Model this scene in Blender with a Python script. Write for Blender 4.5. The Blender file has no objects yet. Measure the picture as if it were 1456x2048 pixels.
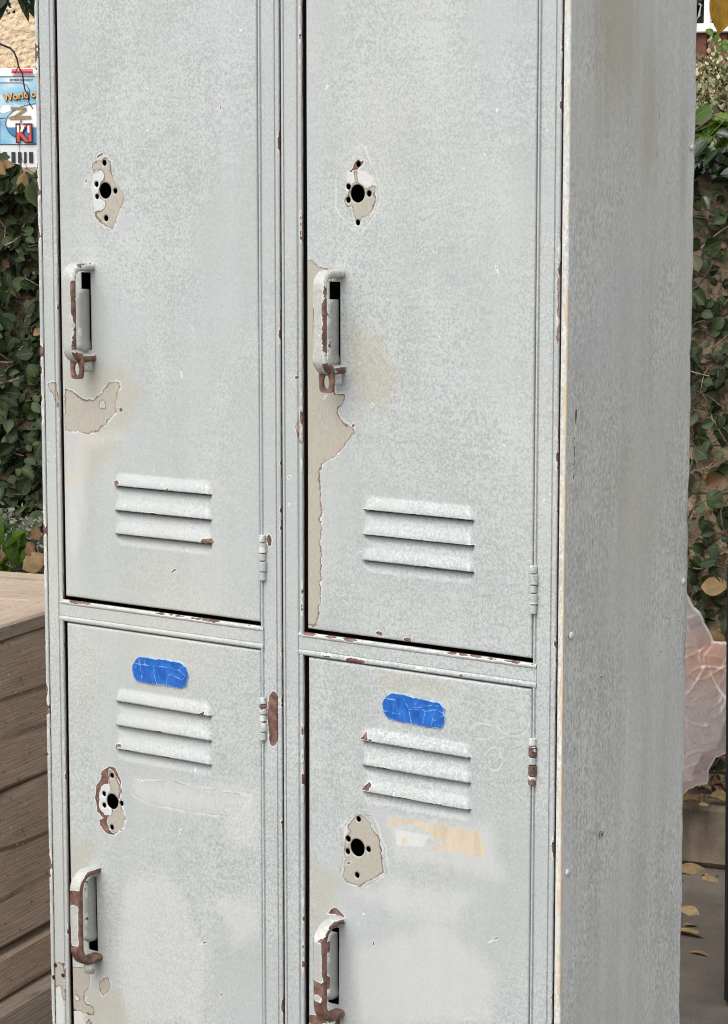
import bpy, math, random
import numpy as np
from mathutils import Vector, Matrix
from mathutils.geometry import delaunay_2d_cdt

S = bpy.context.scene
COL = S.collection
rng = np.random.default_rng(7)
random.seed(7)

# ------------------------------------------------------------------ camera
CAM = np.array([2.2588, -2.3686, 1.5])
YAW, PIT, FPX = math.radians(-36.2606), math.radians(-7.7075), 5005.9
_cy, _sy, _cp, _sp = math.cos(YAW), math.sin(YAW), math.cos(PIT), math.sin(PIT)
FW = np.array([_sy*_cp, _cy*_cp, _sp])
RT = np.array([_cy, -_sy, 0.0])
UP = np.cross(RT, FW)
FH = np.array([_sy, _cy, 0.0])           # horizontal viewing direction

def ray(px, py):
    return FW + RT*(px-728)/FPX + UP*(1024-py)/FPX
def hit(px, py, p, n):
    """photo measurement -> point on the plane through p with normal n"""
    d = ray(px, py); n = np.array(n, float)
    t = np.dot(np.array(p, float)-CAM, n)/np.dot(d, n)
    return CAM + d*t
def front(px, py, y=0.0):
    P = hit(px, py, (0, y, 0), (0, 1, 0)); return P[0], P[2]
W, D = 0.80, 0.285
def sidep(px, py):
    P = hit(px, py, (W, 0, 0), (1, 0, 0)); return P[1], P[2]
def onz(px, py, z):
    return hit(px, py, (0, 0, z), (0, 0, 1))

cd = bpy.data.cameras.new('camera'); cam = bpy.data.objects.new('camera', cd); COL.objects.link(cam)
cam.location = CAM; cam.rotation_euler = (math.pi/2+PIT, 0, -YAW)
cd.sensor_fit = 'VERTICAL'; cd.sensor_height = 36; cd.sensor_width = 36; cd.lens = 36*FPX/2048
cd.clip_start = 0.05; cd.clip_end = 2000
S.camera = cam

# ------------------------------------------------------------------ object helpers
def tag(o, label=None, cat=None, group=None, kind=None):
    if label: o['label'] = label
    if cat: o['category'] = cat
    if group: o['group'] = group
    if kind: o['kind'] = kind
    return o
def empty(name, loc, label, cat, rz=0, group=None):
    o = bpy.data.objects.new(name, None); COL.objects.link(o)
    o.location = loc; o.rotation_euler = (0, 0, rz); o.empty_display_size = .1
    return tag(o, label, cat, group)
def link(name, me, mat, parent=None, world=True):
    o = bpy.data.objects.new(name, me); COL.objects.link(o)
    if mat: me.materials.append(mat)
    if parent:
        o.parent = parent
        if world:                        # mesh given in world coordinates: cancel the parents' transform
            m = Matrix.Identity(4); p = parent
            while p is not None:
                m = (Matrix.Translation(p.location) @ p.rotation_euler.to_matrix().to_4x4()) @ m; p = p.parent
            mi = m.inverted(); o.location = mi.to_translation(); o.rotation_euler = mi.to_euler()
    return o
def mesh(name, V, F, smooth=True, attrs=None):
    me = bpy.data.meshes.new(name)
    V = np.asarray(V, np.float32)
    if isinstance(F, np.ndarray):
        nv, nf, k = len(V), len(F), F.shape[1]
        me.vertices.add(nv); me.vertices.foreach_set('co', V.ravel())
        me.loops.add(nf*k); me.loops.foreach_set('vertex_index', F.astype(np.int32).ravel())
        me.polygons.add(nf); me.polygons.foreach_set('loop_start', np.arange(0, nf*k, k, dtype=np.int32))
        me.polygons.foreach_set('loop_total', np.full(nf, k, np.int32))
        me.update(calc_edges=True); me.validate()
    else:
        me.from_pydata([tuple(map(float, v)) for v in V], [], [tuple(map(int, f)) for f in F])
    if smooth:
        me.polygons.foreach_set('use_smooth', [True]*len(me.polygons))
    for k, a in (attrs or {}).items():
        at = me.attributes.new(k, 'FLOAT', 'POINT'); at.data.foreach_set('value', np.asarray(a, np.float32))
    me.update()
    return me
class MB:
    """collects shapes into one mesh"""
    def __init__(s): s.V = []; s.F = []
    def add(s, V, F):
        b = len(s.V); s.V += [tuple(v) for v in V]; s.F += [tuple(i+b for i in f) for f in F]; return s
    def box(s, lo, hi, bev=0.0, M=None):
        x0, y0, z0 = lo; x1, y1, z1 = hi; b = bev
        if b <= 0:
            V = [(x, y, z) for x in (x0, x1) for y in (y0, y1) for z in (z0, z1)]
            F = [(0, 1, 3, 2), (4, 6, 7, 5), (0, 4, 5, 1), (2, 3, 7, 6), (0, 2, 6, 4), (1, 5, 7, 3)]
        else:                            # chamfered box
            V = []; idx = {}
            cx = [(x0, x0+b), (x1, x1-b)]; cyy = [(y0, y0+b), (y1, y1-b)]; cz = [(z0, z0+b), (z1, z1-b)]
            for i in (0, 1):
                for j in (0, 1):
                    for k in (0, 1):
                        for a in range(3):
                            p = [cx[i][1], cyy[j][1], cz[k][1]]
                            p[a] = (cx[i][0], cyy[j][0], cz[k][0])[a]
                            idx[(i, j, k, a)] = len(V); V.append(tuple(p))
            F = []
            for a in range(3):
                for sgn in (0, 1):
                    q = [(0, 0), (1, 0), (1, 1), (0, 1)]
                    f = []
                    for (u, v) in q:
                        c = [0, 0, 0]; c[a] = sgn; c[(a+1) % 3] = u; c[(a+2) % 3] = v
                        f.append(idx[tuple(c)+(a,)])
                    F.append(tuple(f) if sgn else tuple(f[::-1]))
            for a in range(3):
                b1, b2 = (a+1) % 3, (a+2) % 3
                for u in (0, 1):
                    for v in (0, 1):
                        def ix(t, ax):
                            c = [0, 0, 0]; c[a] = t; c[b1] = u; c[b2] = v; return idx[tuple(c)+(ax,)]
                        F.append((ix(0, b1), ix(1, b1), ix(1, b2), ix(0, b2)))
            for i in (0, 1):
                for j in (0, 1):
                    for k in (0, 1): F.append(tuple(idx[(i, j, k, a)] for a in range(3)))
        if M is not None: V = [tuple(M @ Vector(v)) for v in V]
        return s.add(V, F)
    def tube(s, pts, rad, n=7, cap=True):
        pts = [Vector(p) for p in pts]
        if not hasattr(rad, '__len__'): rad = [rad]*len(pts)
        V = []; F = []; u = None
        for i, p in enumerate(pts):
            t = (pts[min(i+1, len(pts)-1)]-pts[max(i-1, 0)]).normalized()
            if u is None:
                u = t.orthogonal().normalized()
            u = (u - t*u.dot(t)).normalized(); v = t.cross(u)
            for k in range(n):
                a = 2*math.pi*k/n; V.append(tuple(p+(u*math.cos(a)+v*math.sin(a))*rad[i]))
        for i in range(len(pts)-1):
            for k in range(n):
                F.append((i*n+k, i*n+(k+1) % n, (i+1)*n+(k+1) % n, (i+1)*n+k))
        if cap:
            F.append(tuple(range(n))[::-1]); F.append(tuple(range((len(pts)-1)*n, len(pts)*n)))
        return s.add(V, F)
    def poly(s, pts, nrm, th):
        """flat outline given a real thickness along nrm"""
        n = len(pts); nr = Vector(nrm)*th
        V = [Vector(p) for p in pts]+[Vector(p)+nr for p in pts]
        F = [tuple(range(n)), tuple(range(n, 2*n))[::-1]]+[(i, (i+1) % n, n+(i+1) % n, n+i) for i in range(n)]
        return s.add([tuple(v) for v in V], F)
    def build(s, name, mat, parent=None, smooth=False, world=True, attrs=None):
        me = mesh(name, s.V, s.F, smooth)
        if attrs:
            for k, v in attrs.items():
                at = me.attributes.new(k, 'FLOAT', 'POINT'); at.data.foreach_set('value', np.full(len(me.vertices), v, np.float32))
        import bmesh
        bm = bmesh.new(); bm.from_mesh(me); bmesh.ops.recalc_face_normals(bm, faces=bm.faces); bm.to_mesh(me); bm.free()
        return link(name, me, mat, parent, world)
def smooth_angle(o, deg=35):
    me = o.data
    me.polygons.foreach_set('use_smooth', [True]*len(me.polygons))
    me.set_sharp_from_angle(angle=math.radians(deg))

# ------------------------------------------------------------------ material helpers
class NT:
    def __init__(s, name):
        s.m = bpy.data.materials.new(name); s.m.use_nodes = True; s.t = s.m.node_tree
        s.t.nodes.clear()
        s.out = s.t.nodes.new('ShaderNodeOutputMaterial')
    def n(s, typ, **kw):
        nd = s.t.nodes.new(typ)
        for k, v in kw.items():
            if hasattr(nd, k) and not k[0].isupper(): setattr(nd, k, v)
        return nd
    def set(s, sock, v):
        if isinstance(v, bpy.types.NodeSocket): s.t.links.new(v, sock)
        elif v is not None:
            if isinstance(v, tuple) and len(v) == 3 and sock.type == 'RGBA': v = v+(1,)
            sock.default_value = v
    def math(s, op, a, b=None, c=None, clamp=False):
        nd = s.n('ShaderNodeMath', operation=op); nd.use_clamp = clamp
        for i, v in enumerate((a, b, c)):
            if v is not None: s.set(nd.inputs[i], v)
        return nd.outputs[0]
    def ss(s, lo, hi, x):
        nd = s.n('ShaderNodeMapRange', interpolation_type='SMOOTHSTEP')
        s.set(nd.inputs[0], x); nd.inputs[1].default_value = lo; nd.inputs[2].default_value = hi
        nd.inputs[3].default_value = 0; nd.inputs[4].default_value = 1
        return nd.outputs[0]
    def mix(s, f, a, b, blend='MIX'):
        nd = s.n('ShaderNodeMix', data_type='RGBA', blend_type=blend)
        s.set(nd.inputs[0], f); s.set(nd.inputs[6], a); s.set(nd.inputs[7], b)
        return nd.outputs[2]
    def noise(s, vec, scale, detail=3, rough=.55, dist=0):
        nd = s.n('ShaderNodeTexNoise'); s.set(nd.inputs['Vector'], vec)
        nd.inputs['Scale'].default_value = scale; nd.inputs['Detail'].default_value = detail
        nd.inputs['Roughness'].default_value = rough; nd.inputs['Distortion'].default_value = dist
        return nd.outputs[0]
    def voro(s, vec, scale, feature='F1', rnd=1.0, out=0):
        nd = s.n('ShaderNodeTexVoronoi', feature=feature); s.set(nd.inputs['Vector'], vec)
        nd.inputs['Scale'].default_value = scale; nd.inputs['Randomness'].default_value = rnd
        return nd.outputs[out]
    def obj(s, scale=None, loc=None):
        c = s.n('ShaderNodeTexCoord').outputs['Object']
        if scale is None and loc is None: return c
        mp = s.n('ShaderNodeMapping'); s.set(mp.inputs[0], c)
        if scale: mp.inputs['Scale'].default_value = scale
        if loc: mp.inputs['Location'].default_value = loc
        return mp.outputs[0]
    def attr(s, name):
        a = s.n('ShaderNodeAttribute', attribute_name=name); return a.outputs['Fac']
    def ramp(s, f, stops, interp='LINEAR'):
        nd = s.n('ShaderNodeValToRGB'); s.set(nd.inputs[0], f); cr = nd.color_ramp; cr.interpolation = interp
        while len(cr.elements) < len(stops): cr.elements.new(.5)
        for e, (p, c) in zip(cr.elements, stops): e.position = p; e.color = c+(1,)
        return nd.outputs[0]
    def bump(s, h, strength=.3, dist=.001, nrm=None):
        nd = s.n('ShaderNodeBump'); s.set(nd.inputs['Height'], h); nd.inputs['Strength'].default_value = strength
        nd.inputs['Distance'].default_value = dist
        if nrm is not None: s.set(nd.inputs['Normal'], nrm)
        return nd.outputs[0]
    def bsdf(s, col, rough=.5, nrm=None, metal=0, spec=.5, **kw):
        nd = s.n('ShaderNodeBsdfPrincipled')
        s.set(nd.inputs['Base Color'], col); s.set(nd.inputs['Roughness'], rough); s.set(nd.inputs['Metallic'], metal)
        s.set(nd.inputs['Specular IOR Level'], spec)
        if nrm is not None: s.set(nd.inputs['Normal'], nrm)
        for k, v in kw.items(): s.set(nd.inputs[k.replace('_', ' ')], v)
        return nd.outputs[0]
    def done(s, sh):
        s.t.links.new(sh, s.out.inputs[0]); return s.m
def plain(name, col, rough=.6, var=.25, scale=30, metal=0, bump=.2, bd=.002):
    t = NT(name); c = t.obj(); n = t.noise(c, scale, 4)
    n2 = t.noise(c, scale*.12, 3)
    dark = tuple(v*(1-var) for v in col); lite = tuple(min(1, v*(1+var)) for v in col)
    k = t.mix(t.ss(.3, .7, n), dark, lite); k = t.mix(t.math('MULTIPLY', t.ss(.35, .7, n2), .35), k, dark)
    return t.done(t.bsdf(k, rough, t.bump(n, bump, bd), metal))

def paint(name, side=False):
    """old grey enamel; the mesh carries the outlines of flaked areas as signed distances in mm"""
    t = NT(name); c = t.obj()
    cs = t.obj((1, 1, .42)) if side else t.obj((1, 1, .85))
    fine = t.noise(cs, 420, 2, .6, .6)
    fine2 = t.noise(cs, 270, 2, .5, .8)
    big = t.noise(c, 9, 3); huge = t.noise(t.obj((1, 1, .5), (3, 1, 7)), 3.2, 3)
    streak = t.noise(t.obj((1, 1, .05)) if side else t.obj((.15, 1, 1)), 160, 3)
    A, B = ((.690, .705, .672), (.425, .440, .415)) if side else ((.490, .522, .516), (.335, .364, .361))  # same enamel: side colour lightened, front darkened, to balance the light on them
    f = t.math('ADD', t.math('MULTIPLY', fine, .65), t.math('MULTIPLY', fine2, .35))
    f = t.math('ADD', f, t.math('MULTIPLY', t.math('SUBTRACT', big, .5), .16))
    f = t.math('ADD', f, t.math('MULTIPLY', t.math('SUBTRACT', streak, .5), .14))
    amp = t.math('ADD', .40, t.math('MULTIPLY', t.ss(.38, .64, t.noise(t.obj((1, 1, .6), (2, 7, 1)), 5.5, 3)), .95))
    fm = t.math('ADD', .5, t.math('MULTIPLY', t.math('SUBTRACT', t.ss(.36, .62, f), .5), amp), clamp=True)
    brush = t.noise(t.obj((1, 1, .07), (1, 3, 2)), 30, 4, .6)
    fm = t.math('ADD', fm, t.math('MULTIPLY', t.math('SUBTRACT', brush, .5), .9 if side else .55), clamp=True)
    k = t.mix(fm, B, A)
    # warm / bluish drift of the aged enamel
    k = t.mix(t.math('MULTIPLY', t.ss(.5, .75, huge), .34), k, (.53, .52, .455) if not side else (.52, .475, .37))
    k = t.mix(t.math('MULTIPLY', t.ss(.52, .72, t.noise(t.obj(None, (9, 4, 2)), 5, 3)), .22), k, (.46, .475, .51))
    # sparse dark pits and pale nicks
    pit = t.ss(.66, .72, t.noise(c, 240, 2, .5)); k = t.mix(t.math('MULTIPLY', pit, .30), k, (.22, .22, .21))
    nick = t.ss(.735, .76, t.noise(t.obj(None, (5, 2, 8)), 120, 2, .5)); k = t.mix(t.math('MULTIPLY', nick, .6), k, (.80, .81, .80))
    rough = t.math('ADD', .27, t.math('ADD', t.math('MULTIPLY', fine2, .18), t.math('MULTIPLY', huge, .16)))
    h = t.math('ADD', t.math('MULTIPLY', fine, .6), fine2)
    # stains of rubbed grime
    gr = t.attr('grime'); gn = t.noise(t.obj((1, 1, .12)) if side else c, 60 if side else 45, 4)
    gm = t.ss(-13, 15, t.math('ADD', gr, t.math('MULTIPLY', t.math('SUBTRACT', gn, .5), 22)))
    k = t.mix(t.math('MULTIPLY', gm, .62 if side else .42), k, (.41, .365, .26))
    pm = t.ss(-11, 13, t.math('ADD', t.attr('pale'), t.math('MULTIPLY', t.math('SUBTRACT', t.noise(t.obj((1, 1, .35), (4, 4, 4)), 45, 4, .65), .5), 40)))
    k = t.mix(t.math('MULTIPLY', pm, .34), k, (.63, .63, .62))
    # worn areas
    nz = t.math('SUBTRACT', t.noise(c, 150, 3, .6), .5); nz2 = t.math('SUBTRACT', t.noise(c, 60, 4, .65), .5)
    gy = t.math('ADD', t.attr('grey'), t.math('MULTIPLY', nz2, 5)); mg = t.ss(-.2, .3, gy)
    k = t.mix(t.math('MULTIPLY', mg, .75), k, (.45, .455, .485))
    wh = t.math('ADD', t.attr('white'), t.math('MULTIPLY', nz2, 4)); mw = t.ss(-1.2, 1.2, wh)
    k = t.mix(t.math('MULTIPLY', mw, .5), k, (.68, .69, .68))
    sc = t.math('ABSOLUTE', t.math('ADD', t.attr('scar'), t.math('MULTIPLY', nz2, 6)))
    ms = t.math('SUBTRACT', 1.0, t.ss(.15, .8, sc)); k = t.mix(t.math('MULTIPLY', t.math('MULTIPLY', ms, t.ss(.42, .6, t.noise(c, 40, 2))), .75), k, (.20, .19, .18))
    sc2 = t.math('SUBTRACT', 1.0, t.ss(.6, 2.2, t.math('ABSOLUTE', t.math('ADD', t.math('ADD', t.attr('scar'), 1.4), t.math('MULTIPLY', nz2, 6)))))
    k = t.mix(t.math('MULTIPLY', t.math('MULTIPLY', sc2, t.ss(.38, .6, t.noise(t.obj(None, (2, 5, 1)), 30, 2))), .45), k, (.68, .69, .68))
    tn = t.math('ADD', t.attr('tan'), t.math('MULTIPLY', nz, 2.2)); mt = t.ss(-.2, .25, tn)
    tcol = t.ramp(t.noise(t.obj((1, 1, .25)), 50, 4), [(.28, (.50, .34, .20)), (.5, (.60, .48, .32)), (.7, (.64, .58, .46))])
    k = t.mix(t.math('MULTIPLY', mt, t.math('ADD', .35, t.math('MULTIPLY', t.ss(.35, .55, t.noise(c, 170, 3)), .5))), k, tcol)
    # bare metal, dark rusty rim, pale edge of the old paint
    cv = t.math('ADD', t.attr('chip'), t.math('ADD', t.math('MULTIPLY', nz, 6.5), t.math('MULTIPLY', nz2, 7.5))); mc = t.ss(-.15, .2, cv)
    halo = t.math('MULTIPLY', t.ss(-2.6, -.5, cv), t.math('SUBTRACT', 1.0, mc))
    k = t.mix(t.math('MULTIPLY', t.math('MULTIPLY', halo, t.ss(.42, .62, t.noise(t.obj(None, (7, 1, 3)), 55, 3))), .75), k, (.72, .73, .71))
    br = t.noise(t.obj((1, 1, .25)), 700, 2); br2 = t.noise(c, 24, 3)
    met = t.mix(t.ss(.3, .7, br), (.345, .330, .278), (.420, .402, .342)); met = t.mix(t.math('MULTIPLY', t.ss(.45, .7, br2), .32), met, (.42, .35, .31))
    rim = t.math('SUBTRACT', 1.0, t.ss(.5, 2.4, t.math('ADD', cv, t.math('MULTIPLY', t.math('SUBTRACT', t.noise(c, 26, 3), .5), 8.0))))
    met = t.mix(t.math('MULTIPLY', rim, .85), met, t.ramp(t.noise(c, 70, 2), [(.35, (.06, .03, .022)), (.65, (.25, .125, .09))]))
    k = t.mix(mc, k, met)
    rv = t.math('ADD', t.attr('rust_and_shade'), t.math('MULTIPLY', nz2, 9.0)); mr = t.ss(-.1, .25, rv)
    rh = t.math('MULTIPLY', t.ss(-1.4, -.3, rv), t.math('SUBTRACT', 1.0, mr))
    k = t.mix(t.math('MULTIPLY', rh, .6), k, (.80, .80, .77))
    rc = t.ramp(t.noise(c, 120, 4), [(.28, (.055, .028, .024)), (.5, (.145, .075, .058)), (.72, (.27, .165, .12))])
    rc = t.mix(t.math('MULTIPLY', t.math('SUBTRACT', 1.0, t.ss(.15, .9, rv)), .75), rc, (.030, .014, .012))
    k = t.mix(mr, k, rc)
    allm = t.math('MAXIMUM', mc, mr)
    rough = t.math('ADD', rough, t.math('MULTIPLY', allm, .18))
    hh = t.math('SUBTRACT', t.math('MULTIPLY', h, .10), t.math('MULTIPLY', allm, .35))
    hh = t.math('SUBTRACT', hh, t.math('MULTIPLY', ms, .15))
    nb = t.bump(hh, .42, .0012)
    return t.done(t.bsdf(k, rough, nb, 0, .5))
CH = ('chip', 'rust_and_shade', 'tan', 'grey', 'white', 'scar', 'grime', 'pale')
PAINT = paint('grey_enamel'); PAINT_SIDE_LIFTED = paint('grey_enamel_side_lifted', True)
DARK = plain('dark_interior', (.012, .010, .010), .9, .2, 20)

# ---------------------------------------------------------------- flaked-paint outlines
def zp(org, sc, pts):                     # outline read off an enlarged crop -> photo measurement
    return [(org[0]+x/sc, org[1]+y/sc) for x, y in pts]
def fr(pts, y=0.0): return np.array([front(px, py, y) for px, py in pts])
def sd_poly(P, X, Z, out=-20.0, reach=.022):
    """signed distance in mm to the outline P (positive inside)"""
    res = np.full(X.shape, out, np.float32)
    lo, hi = P.min(0)-reach, P.max(0)+reach
    m = (X > lo[0]) & (X < hi[0]) & (Z > lo[1]) & (Z < hi[1])
    if not m.any(): return res
    x, z = X[m], Z[m]; d = np.full(x.shape, 9e9); ins = np.zeros(x.shape, bool); n = len(P)
    for i in range(n):
        a, b = P[i], P[(i+1) % n]; ab = b-a
        t = np.clip(((x-a[0])*ab[0]+(z-a[1])*ab[1])/(ab@ab+1e-12), 0, 1)
        d = np.minimum(d, np.hypot(x-a[0]-t*ab[0], z-a[1]-t*ab[1]))
        if a[1] != b[1]:
            c = ((a[1] > z) != (b[1] > z)) & (x < (b[0]-a[0])*(z-a[1])/(b[1]-a[1])+a[0]); ins ^= c
    res[m] = np.clip(np.where(ins, d, -d)*1000, -20, 20)
    return res
def sd_line(P, X, Z, w=0.0):
    res = np.full(X.shape, -20, np.float32)
    lo, hi = P.min(0)-.02, P.max(0)+.02
    m = (X > lo[0]) & (X < hi[0]) & (Z > lo[1]) & (Z < hi[1])
    x, z = X[m], Z[m]; d = np.full(x.shape, 9e9)
    for a, b in zip(P[:-1], P[1:]):
        ab = b-a; t = np.clip(((x-a[0])*ab[0]+(z-a[1])*ab[1])/(ab@ab+1e-12), 0, 1)
        d = np.minimum(d, np.hypot(x-a[0]-t*ab[0], z-a[1]-t*ab[1]))
    res[m] = np.maximum(-20, w-d*1000)
    return res

def channels(X, Z, marks):
    A = {k: np.full(X.shape, -20, np.float32) for k in CH}
    for ch, P, *o in marks:
        if o and o[0] == 'cut': A[ch] = np.minimum(A[ch], -sd_poly(P, X, Z, -20))
        elif o and o[0] == 'line': A[ch] = np.maximum(A[ch], sd_line(P, X, Z, o[1]))
        elif o and o[0] == 'edge':
            s = sd_poly(P, X, Z); A[ch] = np.where(np.abs(s) < np.abs(A[ch]), s, A[ch])
        else: A[ch] = np.maximum(A[ch], sd_poly(P, X, Z))
    return A

# upper left door
UL = [
 ('chip', fr(zp((100, 280), 4.853, [(430,215),(470,195),(540,172),(582,205),(592,245),(582,300),(600,350),(640,440),(690,490),(712,530),(700,620),(670,690),(640,780),(600,862),(540,840),(480,800),(440,740),(430,700),(470,685),(510,665),(535,630),(525,590),(480,560),(465,500),(490,410),(525,370),(520,330),(480,285),(450,300),(420,322),(412,280),(398,240)]))),
 ('white', fr(zp((100, 280), 4.853, [(420,330),(500,290),(530,360),(500,410),(470,520),(530,600),(500,670),(430,690),(410,560),(400,420)]))),
 ('rust_and_shade', fr(zp((100, 280), 4.853, [(445,165),(470,140),(505,128),(515,142),(480,158),(460,178)]))),
 ('rust_and_shade', fr(zp((100, 280), 4.853, [(340,385),(352,372),(358,410),(345,430)]))),
 ('grey', fr(zp((100, 280), 4.853, [(640,830),(700,730),(790,750),(780,800),(730,880),(650,890)]))),
 ('chip', fr(zp((90, 720), 3.792, [(150,210),(190,225),(220,245),(265,275),(310,300),(370,300),(410,265),(440,235),(480,180),(530,158),(565,175),(578,205),(552,260),(540,330),(545,390),(520,430),(490,460),(410,540),(330,557),(240,545),(150,532)]))),
 ('chip', fr(zp((90, 720), 3.792, [(418,318),(440,305),(462,335),(455,365),(425,362)])), 'cut'),
 ('rust_and_shade', fr(zp((90, 720), 3.792, [(565,358),(585,360),(588,385),(568,390)]))),
 ('grey', fr(zp((90, 720), 3.792, [(150,558),(245,575),(232,650),(222,720),(208,885),(195,850),(178,640),(150,600)]))),
 ('tan', fr(zp((90, 720), 3.792, [(160,880),(185,890),(215,905),(190,930),(160,935)]))),
 ('grime', fr([(126,735),(250,735),(290,790),(230,900),(180,960),(140,980),(126,900)])),
 ('pale', fr([(130,850),(240,870),(180,900),(160,1080),(140,1120),(130,1000)])),
 ('rust_and_shade', fr(zp((90, 720), 3.792, [(510,935),(520,920),(548,915),(570,935),(545,948)]), -.004)),
 ('rust_and_shade', fr(zp((90, 720), 3.792, [(1170,1370),(1200,1355),(1245,1358),(1258,1385),(1240,1395),(1180,1382)]), -.004)),
 ('rust_and_shade', fr(zp((90, 720), 3.792, [(905,980),(930,968),(955,980),(940,995)]), -.004)),
 ('white', fr([(376,648),(384,655),(387,664)]), 'line', .5), ('white', fr([(388,672),(384,682),(381,684)]), 'line', .5),
]
UL_LOUV = [((226,968),(420,991.5)), ((226.5,1017.5),(420,1040.5)), ((227,1065.5),(421,1088))]
UL_HOLES = [(zp((100,280),4.853,[p])[0], r) for p, r in [((532,491),.0103),((522,222),.0040),((447,430),.0037),((452,550),.0036),((628,495),.0038),((540,760),.0040)]]
# upper right door
strip = [(605,519),(617,519),(626,525),(635,531),(645,536),(662,540),(668,600),(668,700),(664,760),(668,775),(671,788),(677,790),(683.6,786),(689,792),(688,803),(683.6,810),(676,817),(675,826),(678.5,833),(692,849),(706,856),(707,864),(696,880),(683.6,896.6),(667,917),(650.7,923),(642.4,931.6),(639,944),(641,983),(644.5,1028),(640,1038),(643.5,1053),(641,1082),(643,1111),(640,1118),(644.5,1130),(642,1145),(645,1157),(640,1165),(643,1176),(640,1190),(642,1203),(637,1215),(639,1227),(635.5,1240),(634,1252),(604,1251)]
UR = [
 ('chip', fr(zp((650, 270), 9.75, [(470,985),(530,960),(590,915),(640,918),(740,985),(820,1050),(900,1010),(930,960),(985,985),(975,1080),(950,1140),(990,1240),(970,1380),(900,1500),(850,1560),(710,1620),(700,1700),(600,1690),(590,1620),(560,1580),(540,1480),(530,1390),(430,1410),(370,1290),(380,1260),(450,1210),(460,1100)]))),
 ('chip', fr(zp((650, 270), 9.75, [(585,930),(580,760),(560,700),(620,690),(630,860),(640,930)]))),
 ('rust_and_shade', fr(zp((650, 270), 9.75, [(485,715),(560,640),(590,560),(650,480),(700,540),(740,480),(772,478),(740,560),(690,610),(640,655),(600,680),(560,668),(510,718)]))),
 ('scar', fr(zp((650, 270), 9.75, [(700,230),(600,320),(500,400),(350,570),(260,780),(230,900),(240,1100),(225,1400),(300,1540),(400,1650),(520,1800),(680,1890),(780,1780),(900,1640),(1000,1400),(1040,1200),(1010,900),(900,600),(800,400),(780,280)])), 'edge'),
 ('white', fr(zp((650, 270), 9.75, [(420,700),(560,690),(560,900),(480,960),(420,1000)]))),
 ('white', fr(zp((650, 270), 9.75, [(640,690),(800,700),(960,860),(900,990),(820,1030),(650,900)]))),
 ('chip', fr(strip)),
 ('grey', fr(zp((560, 740), 4.853, [(600,230),(640,200),(705,180),(680,260),(690,330),(640,400),(600,440),(580,380),(620,300)]))),
 ('rust_and_shade', fr(zp((560, 740), 4.853, [(690,545),(705,520),(720,530),(712,556),(700,560)]))),
 ('rust_and_shade', fr(zp((560, 740), 4.853, [(860,352),(880,335),(905,318),(912,345),(885,370)]))),
 ('grime', fr([(700,640),(760,680),(800,760),(770,830),(720,810),(695,730)])),
 ('tan', fr(zp((560,740),4.853,[(980,1358),(1080,1366),(980,1366)]), -.004)),
 ('rust_and_shade', fr(zp((600,1250),2.912,[(432,45),(450,36),(475,44),(484,62),(460,58)]))),
 ('rust_and_shade', fr(zp((600,1250),2.912,[(610,78),(645,80),(645,98),(612,94)]))),
]
UR_LOUV = [((722.8,1018),(947,1040.5)), ((721,1067.6),(947,1091)), ((720,1118),(946,1145))]
UR_HOLES = [(zp((650,270),9.75,[p])[0], r) for p, r in [((635,1142),.0106),((650,568),.0036),((457,1008),.0037),((452,1265),.0037),((858,1143),.0038),((638,1708),.0036)]]
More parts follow.
